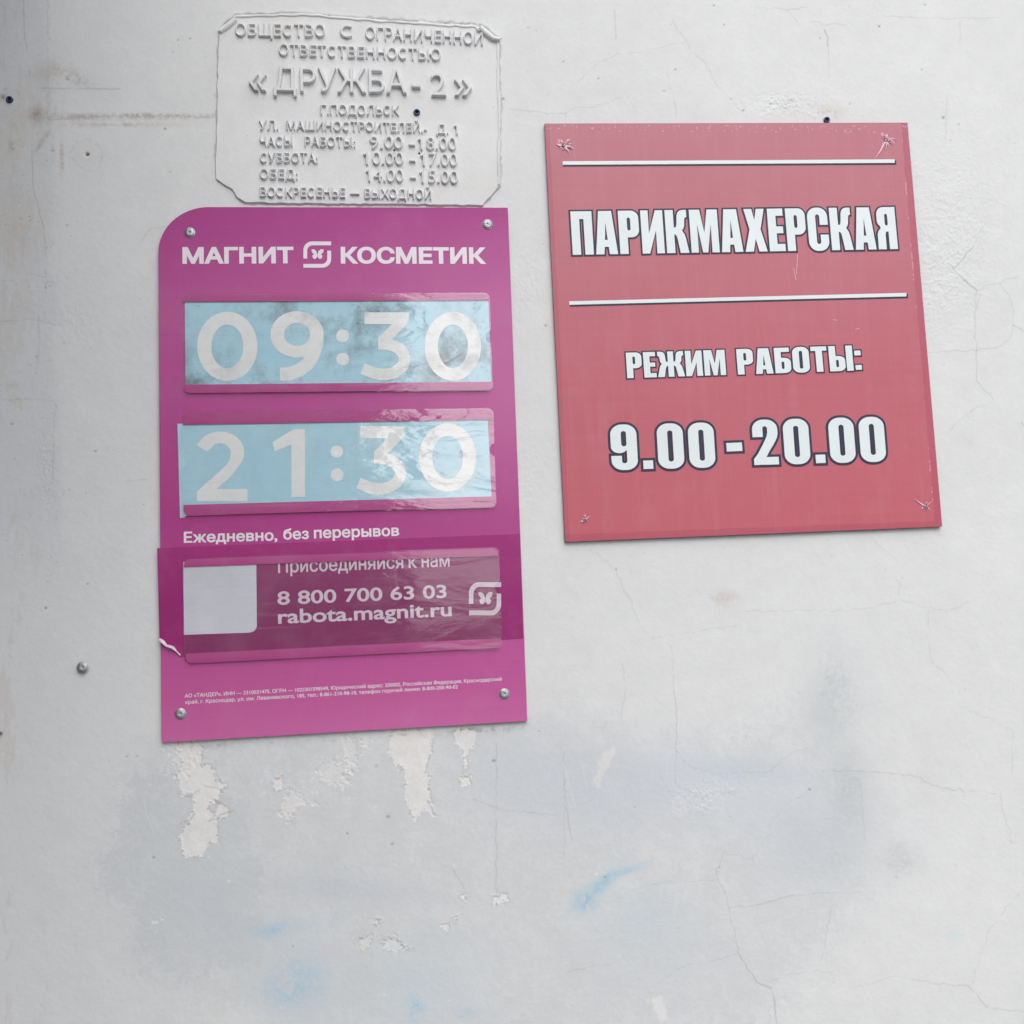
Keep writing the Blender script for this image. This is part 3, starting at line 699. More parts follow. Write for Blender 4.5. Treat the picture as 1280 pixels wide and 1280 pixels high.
for p in (((250, 225), (275, 232), (300, 215)), ((250, 300), (275, 290), (285, 275)), ((310, 205), (350, 215), (370, 210)), ((320, 295), (345, 290), (350, 278), (385, 268))): crack([c7(*a) for a in p], .9, .5, 1.0, .2, broken=.3)
for p in (((700, 590), (705, 580), (722, 582), (732, 578)), ((752, 578), (765, 586), (790, 592), (804, 606)), ((980, 235), (1050, 265), (1100, 270), (1200, 280)), ((920, 400), (960, 460)), ((1210, 190), (1220, 300), (1230, 340)), ((1040, 100), (1040, 480))): crack([c7(*a) for a in p], .8, .32, .8, .12, broken=.5)
# pale scratches
for p in (((1210, 150), (1238, 255)), ((160, 225), (165, 270), (186, 322)), ((1255, 150), (1268, 205))): crack([c7(*a) for a in p], .9, .5, .3, .05, c=(.84, .84, .84), broken=.1)
# chips, pits and pin holes
def pit(x, y, r=1.2, s=.7, d=.5, ry=None, rot=0):
    blob(x, y, r, ry or r, (.10, .095, .09), s, rot, 0, 1.5)
    sl_ = window(x-6, y-6, x+6, y+6); hgt[sl_] -= np.exp(-((U[sl_]-x)**2+(V[sl_]-y)**2)/(r*r))*d*MM
for x, y, r, s in ((216, 65, 1, .5), (222, 50, 1.6, .4), (237, 48, 1.6, .6), (206, 161, 1.8, .7), (212, 215, 1.4, .5), (84, 99, 2.2, .35), (83, 282, 1.6, .35), (66, 188, 1.8, .4), (36, 271, 1.6, .5), (37, 276, 1.3, .5), (26, 274, 1, .5), (57, 360, 1.5, .5), (58, 310, 1.3, .5), (82, 360, 1, .4),
                   (119, 564, 1.8, .5), (45, 446, 1.1, .6), (44, 454, 1, .5), (86, 612, 1.2, .5), (179, 631, 1, .6), (18, 574, 1.2, .4), (57, 760, 1.8, .7), (109, 730, 1.4, .5), (14, 530, 1.8, .6), (158, 946, 1.6, .5), (171, 945, 1.2, .4), (107, 645, 1, .3),
                   (704, 77, 1.5, .6), (748, 98, 1.3, .6), (844, 87, 1.6, .5), (830, 114, 1.4, .5), (905, 31, 1.4, .6), (892, 7, 1.4, .6), (929, 138, 2, .55), (914, 124, 1.5, .5), (660, 35, 1.3, .4), (670, 38, 1.3, .3), (963, 130, 1.4, .5), (629, 123, 1.4, .6), (1099, 33, 1.8, .6), (1152, 87, 1.2, .5), (1179, 147, 2.2, .6), (1198, 156, 1.4, .5), (1156, 6, 2, .45), (1025, 48, 1.5, .35), (1062, 130, 1.2, .5), (1188, 175, 1, .5),
                   (770, 712, 1.6, .6), (617, 951, 2.6, .5), (485, 1021, 2.8, .5), (490, 1055, 2.2, .4), (434, 1042, 1.4, .6), (470, 958, 2.4, .3), (366, 1183, 1.6, .4), (192, 1072, 2, .5), (1012, 987, 1.6, .5), (793, 1009, 1.1, .5), (756, 1097, 1.6, .5), (912, 1021, 1, .4), (1120, 1097, 1.4, .3), (682, 407, 2.4, .4), (899, 1085, 1.6, .5), (679, 305, 1, .4)):
    pit(x, y, r*random.uniform(.8, 1.1), s, .35, r*random.uniform(.5, .9), random.uniform(-40, 40))
for i in range(260):
    x = random.uniform(0, 1280) if i > 120 else random.gauss(40, 30); y = random.uniform(0, 1280 if i > 120 else 760)
    pit(x, y, random.uniform(.6, 1.2), random.uniform(.12, .45), .2, random.uniform(.5, .9), random.uniform(-60, 60))
for x, y, r in ((109, 193, 2.2), (493, 192, 1.8), (493, 199, 2.0), (524, 193, 1.9)): pit(x, y, r, 1.0, 3.0)
for x, y in ((109, 193), (12, 125), (1033, 150)):           # plaster rings round the drilled holes
    sl_ = window(x-30, y-30, x+30, y+30); d = np.hypot(U[sl_]-x, V[sl_]-y)+2.0*N2[sl_]; r0 = 14 if x > 1000 else (15 if x < 60 else 20)
    k = np.exp(-((d-r0)/1.1)**2)*sm(-.8, .6, N3[sl_]+N2[sl_]); m_ = (k*.22)[..., None]; col[sl_] = col[sl_]*(1-m_)+np.array((.3, .28, .26))*m_; hgt[sl_] += np.exp(-(d/r0)**4)*.15*MM
blob(1036, 141, 14, 8, alb(200, 190, 176), .35, 0, .8); blob(4, 122, 4, 4, (.12, .07, .05), .7)
# rough, trowelled relief
for cx, cy, rx, ry, a in ((1190, 260, 60, 90, .12), (1170, 360, 40, 60, .16), (980, 130, 40, 14, .3), (660, 350, 30, 50, .12), (655, 590, 20, 60, .10), (60, 590, 12, 60, .15), (90, 400, 25, 25, .12), (880, 990, 40, 12, .2), (870, 1010, 30, 10, .15)):
    sl_ = window(cx-rx*2.5, cy-ry*2.5, cx+rx*2.5, cy+ry*2.5)
    hgt[sl_] += np.exp(-((U[sl_]-cx)/rx)**2-((V[sl_]-cy)/ry)**2)*a*N3[sl_]*MM
# seam where the cast plaque is set into the plaster
p1 = crop(260, 0, 3.2); kp = lambda *p: [p1(*a) for a in p]
PLQ = kp((30, 720), (27, 640), (33, 500), (35, 330), (42, 132), (62, 108), (110, 60), (240, 60), (370, 54), (600, 73), (760, 84), (940, 96), (1065, 98), (1110, 120), (1138, 146), (1168, 158), (1166, 300), (1172, 450), (1168, 600), (1171, 745), (1100, 828), (820, 824), (520, 822), (320, 820), (150, 816), (115, 795), (95, 762), (60, 742))
crack(PLQ+[PLQ[0]], 1.2, .6, .8, .5, broken=.55)
crack(kp((40, 130), (70, 95), (110, 60), (370, 52), (600, 70), (1065, 96)), 1.5, .6, .8, .5, broken=.5)
crack(kp((1085, 98), (1130, 130), (1170, 156)), 1.4, .8, 1.2, .5, broken=.1)
blob(*p1(75, 95), 4, 3, (.05, .045, .04), .9, -40); blob(*p1(1180, 397), 2.5, 1.2, (.3, .27, .24), .7)
hgt *= vis
col = np.clip(col, .02, .86)
nv = NX*NZ; co = np.empty((nv, 3)); co[:, 0] = XX.ravel(); co[:, 1] = -hgt.ravel(); co[:, 2] = ZZ.ravel()
idx = np.arange(nv).reshape(NZ, NX); f = np.stack([idx[:-1, :-1], idx[:-1, 1:], idx[1:, 1:], idx[1:, :-1]], -1).reshape(-1, 4)
me = bpy.data.meshes.new('plaster_wall'); me.vertices.add(nv); me.vertices.foreach_set('co', co.ravel())
me.loops.add(f.size); me.loops.foreach_set('vertex_index', f.ravel().astype(np.int32)); me.polygons.add(len(f))
me.polygons.foreach_set('loop_start', np.arange(0, f.size, 4, dtype=np.int32)); me.polygons.foreach_set('use_smooth', np.ones(len(f), bool))
a_ = me.attributes.new('paint', 'FLOAT_COLOR', 'POINT'); rgba = np.ones((nv, 4), np.float32); rgba[:, :3] = col.reshape(-1, 3); a_.data.foreach_set('color', rgba.ravel())
me.update(calc_edges=True)
wall = link('plaster_wall', me, M_WALL)
tag(wall, 'white painted plaster wall with hairline cracks, grey repainted area and flaked patches', 'wall')
del XX, ZZ, co, f, rgba

# ---- unseen canopy and side wall, added to shade the left of the wall
M_CONC = plain('dark_concrete', (.13, .13, .135, 1), .9, 0, .2, 6, .3)
CAN = dict(x0=-3.2, x1=-.36, z=2.53, d=1.5)
mb = MB(); mb.box(CAN['x0'], CAN['x1'], -CAN['d'], -.004, CAN['z'], CAN['z']+.18)
cn = mb.build('shade_canopy', M_CONC, None, ((CAN['x0']+CAN['x1'])/2, -.5, CAN['z']))
tag(cn, 'unseen grey canopy added above the upper left corner to shade the wall', 'canopy')

mb = MB(); mb.box(-1.0, -.80, -1.0, -.004, 0, CAN['z']-.003)  # out of view, added to block light from the left
tag(mb.build('shade_wall', M_CONC, None, (-.89, -.6, 0)), 'unseen grey side wall added at the left to shade the plaster wall', 'wall')

# ---- the block across the street, seen mirrored in the clear pockets
M_FAC = plain('facade_render', (.30, .28, .26, 1), .85, 0, .25, 1.5)
nt = NT('window_glass'); nt.pr(Base_Color=(.03, .035, .04, 1), Roughness=.08); M_GLS = nt.m
bx0, bx1, by = -22.0, -.1, -14.0
bl = empty('apartment_building', ((bx0+bx1)/2, by, 0), 'apartment block across the street, mirrored dark in the clear sign pockets', 'building')
mb = MB(); mb.box(bx0, bx1, by-9, by, 0, 9.4); mb.build('wall', M_FAC, bl)
mb = MB(); mb.box(bx0-.3, bx1+.3, by-9.3, by+.3, 9.4, 9.7); mb.build('roof', M_CONC, bl)
for fl in range(3):
    for k in range(8):
        wx = bx0+1.2+k*2.75
        mb = MB(); mb.box(wx, wx+1.5, by-.02, by+.02, 1.1+fl*3, 2.7+fl*3); mb.build('window', M_GLS, bl)

# ================================================================== SMALL HARDWARE
def screw_mesh(name, r, h, washer=0.0, n=34, m=40, depth=1.0):
    """pan head with a cross recess, axis along -Y, base at y = 0"""
    vs, fs = [], []
    rad = list(np.linspace(0, r, n))
    def hh(x, z):
        q = math.hypot(x, z)/r; v = h*math.sqrt(max(0, 1-(q*.96)**5))
        a, b = abs(x)/r, abs(z)/r; arm = .52; t = .15*(1-.5*max(a, b)/arm)
        if (a < t and b < arm) or (b < t and a < arm): v -= depth*.8*h*(1-.6*max(a, b)/arm)
        return v
    for i, q in enumerate(rad):
        for j in range(m):
            a = 2*math.pi*j/m+.35; x, z = q*math.cos(a), q*math.sin(a)
            xr, zr = q*math.cos(a-.35-.5), q*math.sin(a-.35-.5)
            vs.append((x, -hh(xr, zr), z))
    rings = [(r, 0)]
    if washer: rings = [(r, -.0006), (washer*.92, -.0006), (washer, -.0003), (washer, 0)]
    for q, y in rings:
        for j in range(m): a = 2*math.pi*j/m+.35; vs.append((q*math.cos(a), y, q*math.sin(a)))
    for i in range(n+len(rings)-1):
        for j in range(m):
            k = (j+1) % m; fs.append((i*m+j, i*m+k, (i+1)*m+k, (i+1)*m+j))
    me = bpy.data.meshes.new(name); me.from_pydata(vs, [], fs)
    me.polygons.foreach_set('use_smooth', [True]*len(fs)); return me
SCREW = screw_mesh('screw', 4.7*MM, 1.7*MM, 6.1*MM); SCREW.materials.append(M_ZINC)
SMALL = screw_mesh('small_screw', 2.1*MM, 1.2*MM); SMALL.materials.append(M_DULLZINC)
def put(name, me, px, py, y, parent=None, rot=0.0):
    o = bpy.data.objects.new(name, me); COL.objects.link(o)
    q = P(px, py); w = Vector((q.x, y, q.y))
    if parent is not None: o.parent = parent; w = w-wpos(parent)
    o.location = w; o.rotation_euler = (0, rot, 0); return o

o = put('wall_screw', SCREW, 104.5, 834, -.0035, None, .4)
sh = MB(); q = P(104.5, 834)
ring = [(q.x+.0026*math.cos(2*math.pi*i/16), q.y+.0026*math.sin(2*math.pi*i/16)) for i in range(16)]
sh.prism([ring], 0.004, -.0035); sh.build('shank', M_DULLZINC, o)
tag(o, 'lone zinc screw driven into the bare wall left of the pink sign', 'screw')
o = put('wall_screw', SMALL, 1.5, 916, -.002, None, .9); tag(o, 'small dull screw head at the left edge of the photo, low on the wall', 'screw')

def lathe(prof, n=28):
    vs, fs = [], []
    for r, y in prof:
        for j in range(n): a = 2*math.pi*j/n; vs.append((r*math.cos(a), y, r*math.sin(a)))
    for i in range(len(prof)-1):
        for j in range(n): k = (j+1) % n; fs.append((i*n+j, i*n+k, (i+1)*n+k, (i+1)*n+j))
    return vs, fs
vs, fs = lathe([(3.9*MM, .002), (3.9*MM, -.0016), (3.5*MM, -.0024), (2.3*MM, -.0024), (1.9*MM, -.0018), (1.7*MM, .004), (.05*MM, .004)])
PLUG = bpy.data.meshes.new('wall_plug'); PLUG.from_pydata(vs, [], fs); PLUG.polygons.foreach_set('use_smooth', [True]*len(fs)); PLUG.materials.append(M_BLUE)
vs, fs = lathe([(1.75*MM, -.0004), (.02*MM, -.0004)]); BORE = bpy.data.meshes.new('bore'); BORE.from_pydata(vs, [], fs); BORE.materials.append(M_HOLE)
for px, py, y, lab in ((12.5, 125, -.0002, 'blue plastic wall plug in a ringed hole at the far left of the wall'),
                       (521, 142, -.0022, 'blue plastic wall plug sunk in the cast plaster plaque'),
                       (1033, 150.5, -.0002, 'blue plastic wall plug just above the top edge of the red sign')):
    o = put('wall_plug', PLUG, px, py, y, None, px); tag(o, lab, 'wall plug', 'blue wall plugs left in the wall')
    b = bpy.data.objects.new('bore', BORE); COL.objects.link(b); b.parent = o

# ================================================================== CAST PLASTER PLAQUE
c0 = P(450, 260)
pq = empty('plaster_plaque', (c0.x, -.001, c0.y), 'white cast plaster plaque with raised Cyrillic lettering set into the wall', 'plaque')
# slab: a fine height field trimmed to the outline
plq = [P(x, y) for x, y in PLQ]
mb = MB(); jag = rough_path([(p.x*1000, p.y*1000) for p in plq]+[(plq[0].x*1000, plq[0].y*1000)], .45, 6)[:-1]
inner = offset([(x/1000, z/1000) for x, z in jag], -.0014)
outer = [(x/1000, z/1000) for x, z in jag]
if area(outer) < 0: outer = outer[::-1]
inner = offset(outer, -.0015)
mb.sheet([inner], -.0022)
n_ = min(len(inner), len(outer))
if len(inner) == len(outer):
    mb.add([(p[0], -.0022, p[1]) for p in inner]+[(p[0], .0008, p[1]) for p in outer], [(i, i+n_, (i+1) % n_+n_, (i+1) % n_) for i in range(n_)])
mb.build('slab', M_RELIEF, pq)
# raised lip along the top, the clipped corner and the right side
lip = kp((48, 134), (84, 108), (112, 70), (240, 68), (370, 63), (600, 83), (760, 93), (940, 105), (1062, 110), (1100, 134), (1128, 160), (1156, 172), (1158, 300), (1163, 450), (1160, 600), (1162, 742))
lp = [P(*a) for a in rough_path(lip, .5, 7)]
def ridge(mb, path, w, y0, y1):
    prof = [(-.5, 0), (-.34, .8), (0, 1), (.34, .8), (.5, 0)]
    n = len(path); k = len(prof); vs = []
    for i, p in enumerate(path):
        d = (path[min(i+1, n-1)]-path[max(i-1, 0)]).normalized(); nn = Vector((-d.y, d.x)); ww = w*(1+.25*math.sin(i*1.7)+.15*math.sin(i*.6))
        for t, hh in prof: q = p+nn*ww*t; vs.append((q.x, y0+(y1-y0)*hh, q.y))
    mb.add(vs, [(i*k+j, i*k+j+1, (i+1)*k+j+1, (i+1)*k+j) for i in range(n-1) for j in range(k-1)])
mb = MB(); ridge(mb, lp, .0034, -.0021, -.0034); mb.build('rim', M_RELIEF, pq, smooth=True)
mb = MB(); ridge(mb, [P(*p1(*a)) for a in ((1088, 118), (1112, 140), (1140, 162), (1166, 166))], .0065, -.0021, -.0068); mb.build('rim', M_RELIEF, pq, smooth=True)
mb = MB(); ridge(mb, [P(*p1(*a)) for a in ((50, 132), (78, 112), (112, 84))], .006, -.0021, -.0055); mb.build('rim', M_RELIEF, pq, smooth=True)
def relief(items, depth, off, warp=.00006):
    for s, x0, y0, x1, y1, cap in items:
        mb = MB(); text_line(mb, s, p1(x0, y0), p1(x1, y1), cap/3.2, -.0019, off, depth, warp)
        mb.build('lettering', M_RELIEF, pq)
relief([('ОБЩЕСТВО', 112, 152, 470, 157, 50), ('С', 530, 160, 578, 160, 50), ('ОГРАНИЧЕННОЙ', 630, 164, 1098, 188, 50)], .0037, .006)
relief([('ОТВЕТСТВЕННОСТЬЮ', 285, 230, 930, 250, 46)], .0037, .006)
relief([('«', 165, 372, 235, 376, 100), ('ДРУЖБА', 265, 375, 795, 384, 98), ('-', 815, 385, 850, 386, 98), ('2', 893, 395, 953, 396, 98), ('»', 985, 394, 1055, 396, 100)], .0053, .008)
relief([('Г.ПОДОЛЬСК', 452, 466, 765, 469, 40)], .0037, .006)
relief([('УЛ.', 207, 526, 283, 527, 38), ('МАШИНОСТРОИТЕЛЕЙ.-', 316, 527, 875, 538, 38), ('Д.', 914, 542, 962, 543, 38), ('1', 985, 546, 998, 546, 44)], .0037, .006)
relief([('ЧАСЫ', 210, 592, 340, 593, 40), ('РАБОТЫ:', 388, 593, 590, 596, 40), ('9.00', 648, 602, 780, 603, 54), ('-', 803, 603, 828, 604, 54), ('18.00', 840, 606, 993, 608, 54)], .0039, .006)
relief([('СУББОТА:', 210, 657, 440, 659, 40), ('10.00', 622, 665, 782, 667, 54), ('-', 805, 667, 830, 668, 54), ('17.00', 850, 670, 997, 672, 54)], .0039, .006)
relief([('ОБЕД:', 210, 723, 360, 724, 40), ('14.00', 632, 733, 782, 735, 54), ('-', 808, 735, 832, 736, 54), ('15.00', 845, 738, 1000, 741, 54)], .0039, .006)
relief([('ВОСКРЕСЕНЬЕ', 210, 794, 550, 797, 40), ('—', 570, 797, 607, 797, 40), ('ВЫХОДНОЙ', 627, 800, 893, 804, 40)], .0037, .006)
for x, y in ((493, 191), (493, 199), (524, 193)):
    mb = MB(); q = P(x, y); mb.sheet([[(q.x+.0013*math.cos(t*.7)*(1+.2*math.sin(t*2)), q.y+.0014*math.sin(t*.7)) for t in range(9)]], -.00235 if y > 192 else -.0064); mb.build('drilled_hole', M_HOLE, pq)

# ================================================================== RED SIGN
RY = -.0052
rq = [(680.2, 157.0), (1131.9, 155.8), (1175, 658.6), (705.8, 677.7)]
c0 = P(*[(rq[2][i]+rq[3][i])/2 for i in (0, 1)])
rs = empty('red_sign', (c0.x, -.001, c0.y), 'faded red square sign with white outlined hairdresser lettering and opening hours', 'sign')
mb = MB(); mb.prism([[P(*a) for a in rq[::-1]]], -.0012, RY, 0, 1); mb.build('panel', [M_RED, M_EDGE], rs)
r5 = crop(670, 140, 2.4615); r6 = crop(670, 410, 2.4615)
def bar(name, a, b, h, sh):
    """white line with a navy shadow line under and right of it"""
    (ax, ay), (bx, by) = a, b
    mb = MB(); mb.sheet([pts((ax, ay+h), (bx, by+h), (bx, by), (ax, ay))], RY-.0005); o = mb.build('rule_line', M_PALE, rs)
    mb = MB(); mb.sheet([pts((ax+.6, ay+h+sh), (bx+2, by+h+sh), (bx+2, by+1), (ax+.6, ay+1))], RY-.0002); mb.build('line_shadow', M_NAVY, o)
bar('rule', r5(80, 158), r5(1097, 152), 4.4, 2.2); bar('rule', r5(100, 587), r5(1133, 561), 4.4, 2.2)
def heavy(items, gap=.045, rim=.042):
    mw, mn = MB(), MB()
    for s, a, b, cap in items: heavy_line(mw, mn, s, a, b, cap, RY-.0006, RY-.00025, gap, rim)
    o = mw.build('lettering', M_PALE, rs); mn.build('outline', M_NAVY, o)
heavy([('ПАРИКМАХЕРСКАЯ', r5(111, 445), r5(1107, 427), 133/2.4615)], .055, .040)
heavy([('РЕЖИМ', r6(278, 158), r6(581, 148), 78/2.4615), ('РАБОТЫ:', r6(617, 147), r6(997, 134), 78/2.4615)], .06, .055)
heavy([('9.00', r6(231, 439), r6(549, 430), 137/2.4615), ('-', r6(586, 428), r6(634, 426), 137/2.4615), ('20.00', r6(667, 424), r6(1072, 412), 137/2.4615)], .10, .056)
M_BRUISE = plain('whitened_film', alb(206, 150, 166), .5, var=.25, scale=300)
def torn(px, py, R0, slivers, hole, seed, screw_y, rot):
    """whitened, puckered film round a screw sunk through the panel, with torn slivers standing up"""
    q = P(px, py); r_ = random.Random(seed); n = 40
    rad = [R0*(.75+.35*math.sin(3*t+seed)+.25*math.sin(5*t+2*seed)+r_.uniform(-.18, .18)) for t in [2*math.pi*i/n for i in range(n)]]
    mb = MB(); vs = []
    for k, (f_, lift) in enumerate(((.50, .02), (.60, .9), (.78, .6), (1.0, .16))):
        for i in range(n):
            a = 2*math.pi*i/n; w = max(.3, rad[i])*f_*MM; l = lift*(.6+.5*math.sin(4*a+seed)+r_.uniform(0, .5))
            vs.append((q.x+w*math.cos(a), RY-.00015-max(0, l)*.0011, q.y+w*math.sin(a)))
    mb.add(vs, [(k*n+i, (k+1)*n+i, (k+1)*n+(i+1) % n, k*n+(i+1) % n) for k in range(3) for i in range(n)]); o = mb.build('torn_film', M_BRUISE, rs)
    mb = MB()
    for a, L, w, lift in slivers:
        a = R(a); d = Vector((math.cos(a), math.sin(a))); m_ = Vector((-d.y, d.x)); b0 = q+d*.0022; tip = q+d*L*MM; mid = q+d*L*.55*MM+m_*w*.35*MM
        mb.add([(b0.x+m_.x*w*MM/2, RY-.0006, b0.y+m_.y*w*MM/2), (b0.x-m_.x*w*MM/2, RY-.0005, b0.y-m_.y*w*MM/2), (mid.x-m_.x*w*MM*.4, RY-lift*MM*.7-.0004, mid.y-m_.y*w*MM*.4), (mid.x+m_.x*w*MM*.3, RY-lift*MM*.9-.0004, mid.y+m_.y*w*MM*.3), (tip.x, RY-lift*MM*.4-.0003, tip.y)], [(0, 1, 2, 3), (3, 2, 4)])
    mb.build('sliver', M_TORN, o)
    mb = MB(); mb.sheet([[(q.x+hole*MM*math.cos(.7*t)*(1+.25*math.sin(2.3*t+seed)), q.y+hole*MM*math.sin(.7*t)) for t in range(9)]], RY-.0002); mb.build('hole', M_HOLE, o)
    put('screw', SMALL, px, py, RY+screw_y, rs, rot)
torn(704, 184, 7.5, [(40, 11, 4, 1.8), (-25, 14, 3.5, 2.0), (-62, 15, 2.2, 1.2), (170, 10, 4, .8), (110, 8, 3, 1.0)], 3.2, 1, .0004, .3)
torn(1105, 178, 8.5, [(8, 13, 3, .9), (-125, 29, 2.4, .7), (-95, 11, 2, .8), (-72, 10, 2, .8), (70, 9, 5, .9)], 2.9, 2, .0004, 1)
torn(730, 650, 4.2, [(-160, 8, 1.5, .5), (30, 9, 1.3, .6), (75, 7, 1.5, .5)], 2.4, 3, .0004, 2)
torn(1154, 634, 4.6, [(142, 17, 1.6, .7), (35, 11, 1.4, .7), (-40, 8, 1.5, .5)], 2.2, 4, .0003, 3)
for a, b, w in (((990, 337), (993, 352), 0), ((995, 320), (993.5, 345), 0), ((1039, 401), (1044, 402), 0), ((1067, 413), (1072, 412), 0)):
    A_, B_ = P(*a), P(*b)
    mb = MB(); mb.sheet([stroke([tuple(A_), tuple(B_)], .0006)], RY-.00012); mb.build('scratch', M_TORN, rs)

# ================================================================== PINK SIGN
PY = -.0050
k2 = crop(190, 250, 2.7234); k3 = crop(190, 490, 2.7234); k44 = crop(190, 670, 2.7234)
c0 = P(431, 914)
ps = empty('pink_sign', (c0.x, -.001, c0.y), 'magenta shop sign with one rounded corner and three clear plastic pockets', 'sign')
out = [(203.2, 927.4), (658.5, 900.6), (634.3, 261.7), (262, 261)]
# the big rounded corner at the upper left
cx, cy, rx, ry = 262, 318, 62.8, 57
out += [(cx+rx*math.cos(R(t)), cy-ry*math.sin(R(t))) for t in range(96, 181, 6)]
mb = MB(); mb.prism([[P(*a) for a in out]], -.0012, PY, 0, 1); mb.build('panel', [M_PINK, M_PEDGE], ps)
def letters(items, y, mat, parent, off=.02):
    for s, a, b, cap in items:
        mb = MB(); text_line(mb, s, a, b, cap, y, off); mb.build('lettering', mat, parent)
letters([('МАГНИТ', k2(107, 223), k2(484, 221), 57/2.7234), ('КОСМЕТИК', k2(644, 222), k2(1137, 223), 57/2.7234)], PY-.0003, M_PRINT, ps, .042)
letters([('Ежедневно,', k3(112, 515), k3(429, 507), 38/2.7234), ('без', k3(449, 504), k3(536, 502), 38/2.7234), ('перерывов', k3(553, 500), k3(842, 491), 38/2.7234)], PY-.0003, M_PRINT, ps, .026)
letters([('АО «ТАНДЕР», ИНН — 2310031475, ОГРН — 1022301598549, Юридический адрес: 350002, Российская Федерация, Краснодарский', k44(115, 549), k44(1189, 492), 13/2.7234),
         ('край, г. Краснодар, ул. им. Леваневского, 185, тел.: 8-861-210-98-10, телефон горячей линии: 8-800-200-90-02', k44(117, 571), k44(1041, 518), 13/2.7234)], PY-.0003, M_PRINT, ps, .012)
def logo(fn, x0, y0, x1, y1, y, mat, parent):
    """two interlocking rounded brackets round a little butterfly"""
    sx, sy = (x1-x0)/94, (y1-y0)/89
    T = lambda p: P(*fn(x0+p[0]*sx, y0+p[1]*sy))
    mb = MB(); t = 13
    up_ = [(0, 58), (0, 30)]+arc(29, 29, 29, 29, 180, 270, 8)+[(94, 0), (94, t)]+arc(31, 31, 18, 18, 270, 180, 8)+[(t, 58)]
    lo_ = [(94-x, 89-y_) for x, y_ in up_]
    bt = [[(47, 44), (44, 33), (36, 26), (27, 27), (29, 36), (36, 44), (30, 48), (33, 57), (40, 60), (47, 52)],
          [(48, 44), (51, 33), (59, 26), (69, 27), (67, 37), (60, 44), (65, 49), (62, 57), (55, 60), (48, 52)]]
    for i, c in enumerate([up_, lo_]+bt): mb.sheet([[T(p) for p in c]], y-.00001*i)
    return mb.build('logo', mat, parent)
logo(k2, 517, 147, 611, 236, PY-.0003, M_PRINT, ps)
# dark film band pasted across, one lower corner peeled
mb = MB(); mb.prism([pts((198, 685.6), (201, 802), (210, 808), (227, 821), (400, 812.5), (653.6, 797.8), (649.2, 667.7))], PY-.0001, PY-.0005); bd = mb.build('film_band', M_BAND, ps)
mb = MB(); vs, fs = [], []
for i in range(7):
    t = i/6; A_ = P(201+26*t, 801+20*t+2*math.sin(t*6))
    for j in range(6):
        u_ = j/5; L = (.004+.0045*math.sin(math.pi*min(1, t*1.1+.12)))*(1+.3*math.sin(i*2.1)); ang = u_*3.3
        r_ = L*.42; dx = r_*math.sin(ang)*.5; dz = r_*math.sin(ang)*.9+L*.55*u_*.6; vs.append((A_.x+dx, PY-.0006-r_*(1-math.cos(ang))*.8, A_.y+dz))
for i in range(6):
    for j in range(5): fs.append((i*6+j, i*6+j+1, (i+1)*6+j+1, (i+1)*6+j))
mb.add(vs, fs); mb.build('peeled_corner', M_FLAP, bd, smooth=True)
for x, y, r in ((238.5, 293, .2), (609, 282.7, 1.1), (227, 891.8, .7), (630, 867, .35)): put('screw', SCREW, x, y, PY-.0001, ps, r)

# ---- clear pockets: acrylic plate on two strips of tape; right and left finger notches
def side(a, b, t): return (a[0]+(b[0]-a[0])*t, a[1]+(b[1]-a[1])*t)
def pocket(i, TL, TR, BR, BL, top, bot, notch_l=.5, notch_r=.42, r=7.5):
    def q(u, v): return side(side(TL, TR, u), side(BL, BR, u), v)
    w = TR[0]-TL[0]; h = BL[1]-TL[1]; ru, rv = r/w, r/h
    c = []
    for cu, cv, a0 in ((1-ru, 1-rv, 0), (ru, 1-rv, 90), (ru, rv, 180), (1-ru, rv, 270)):
        pass
    path = []
    path += [(ru+math.cos(R(a))*ru, 1-rv+math.sin(R(a))*rv) for a in range(180, 89, -15)]
    path += [(1-ru+math.cos(R(a))*ru, 1-rv+math.sin(R(a))*rv) for a in range(90, -1, -15)]
    nr = 8
    if notch_r: path += [(1-math.sin(R(a))*nr*.8/w, notch_r+math.cos(R(a))*nr/h) for a in range(0, 181, 20)]
    path += [(1-ru+math.cos(R(a))*ru, rv-math.sin(R(a))*rv) for a in range(0, 91, 15)]
    path += [(ru+math.cos(R(a))*ru, rv-math.sin(R(a))*rv) for a in range(90, 181, 15)]
    if notch_l: path += [(math.sin(R(a))*nr*.8/w, notch_l-math.cos(R(a))*nr/h) for a in range(0, 181, 20)]
    outl = [P(*q(u, v)) for u, v in path]
    mb = MB(); mb.prism([outl], PY-.0024, PY-.0034, 0, 1); pk = mb.build('pocket', [M_ACR[i], M_ACREDGE], ps)
    e = 1.2/w
    for v0, v1 in ((.012, top), (bot, .988)):
        rr_ = .012
        pth = ([(e, v1)]+[(e+ru-math.cos(R(a))*ru, v0+rv-math.sin(R(a))*rv) for a in range(0, 91, 15)]+[(1-e-ru+math.sin(R(a))*ru, v0+rv-math.cos(R(a))*rv) for a in range(0, 91, 15)]+[(1-e, v1)]
               if v0 < .5 else [(e, v0)]+[(e+ru-math.cos(R(a))*ru, v1-rv+math.sin(R(a))*rv) for a in range(0, 91, 15)]+[(1-e-ru+math.sin(R(a))*ru, v1-rv+math.cos(R(a))*rv) for a in range(0, 91, 15)]+[(1-e, v0)])
        mb = MB(); mb.prism([[P(*q(u, v)) for u, v in pth]], PY-.0019, PY-.0023); mb.build('tape_strip', M_TAPE, pk)
    return q
CY0, CY1 = PY-.0009, PY-.0012
pocket(0, (229.5, 370.5), (611.5, 368.5), (615.5, 490.5), (230, 494.5), .075, .905, .53, .45)
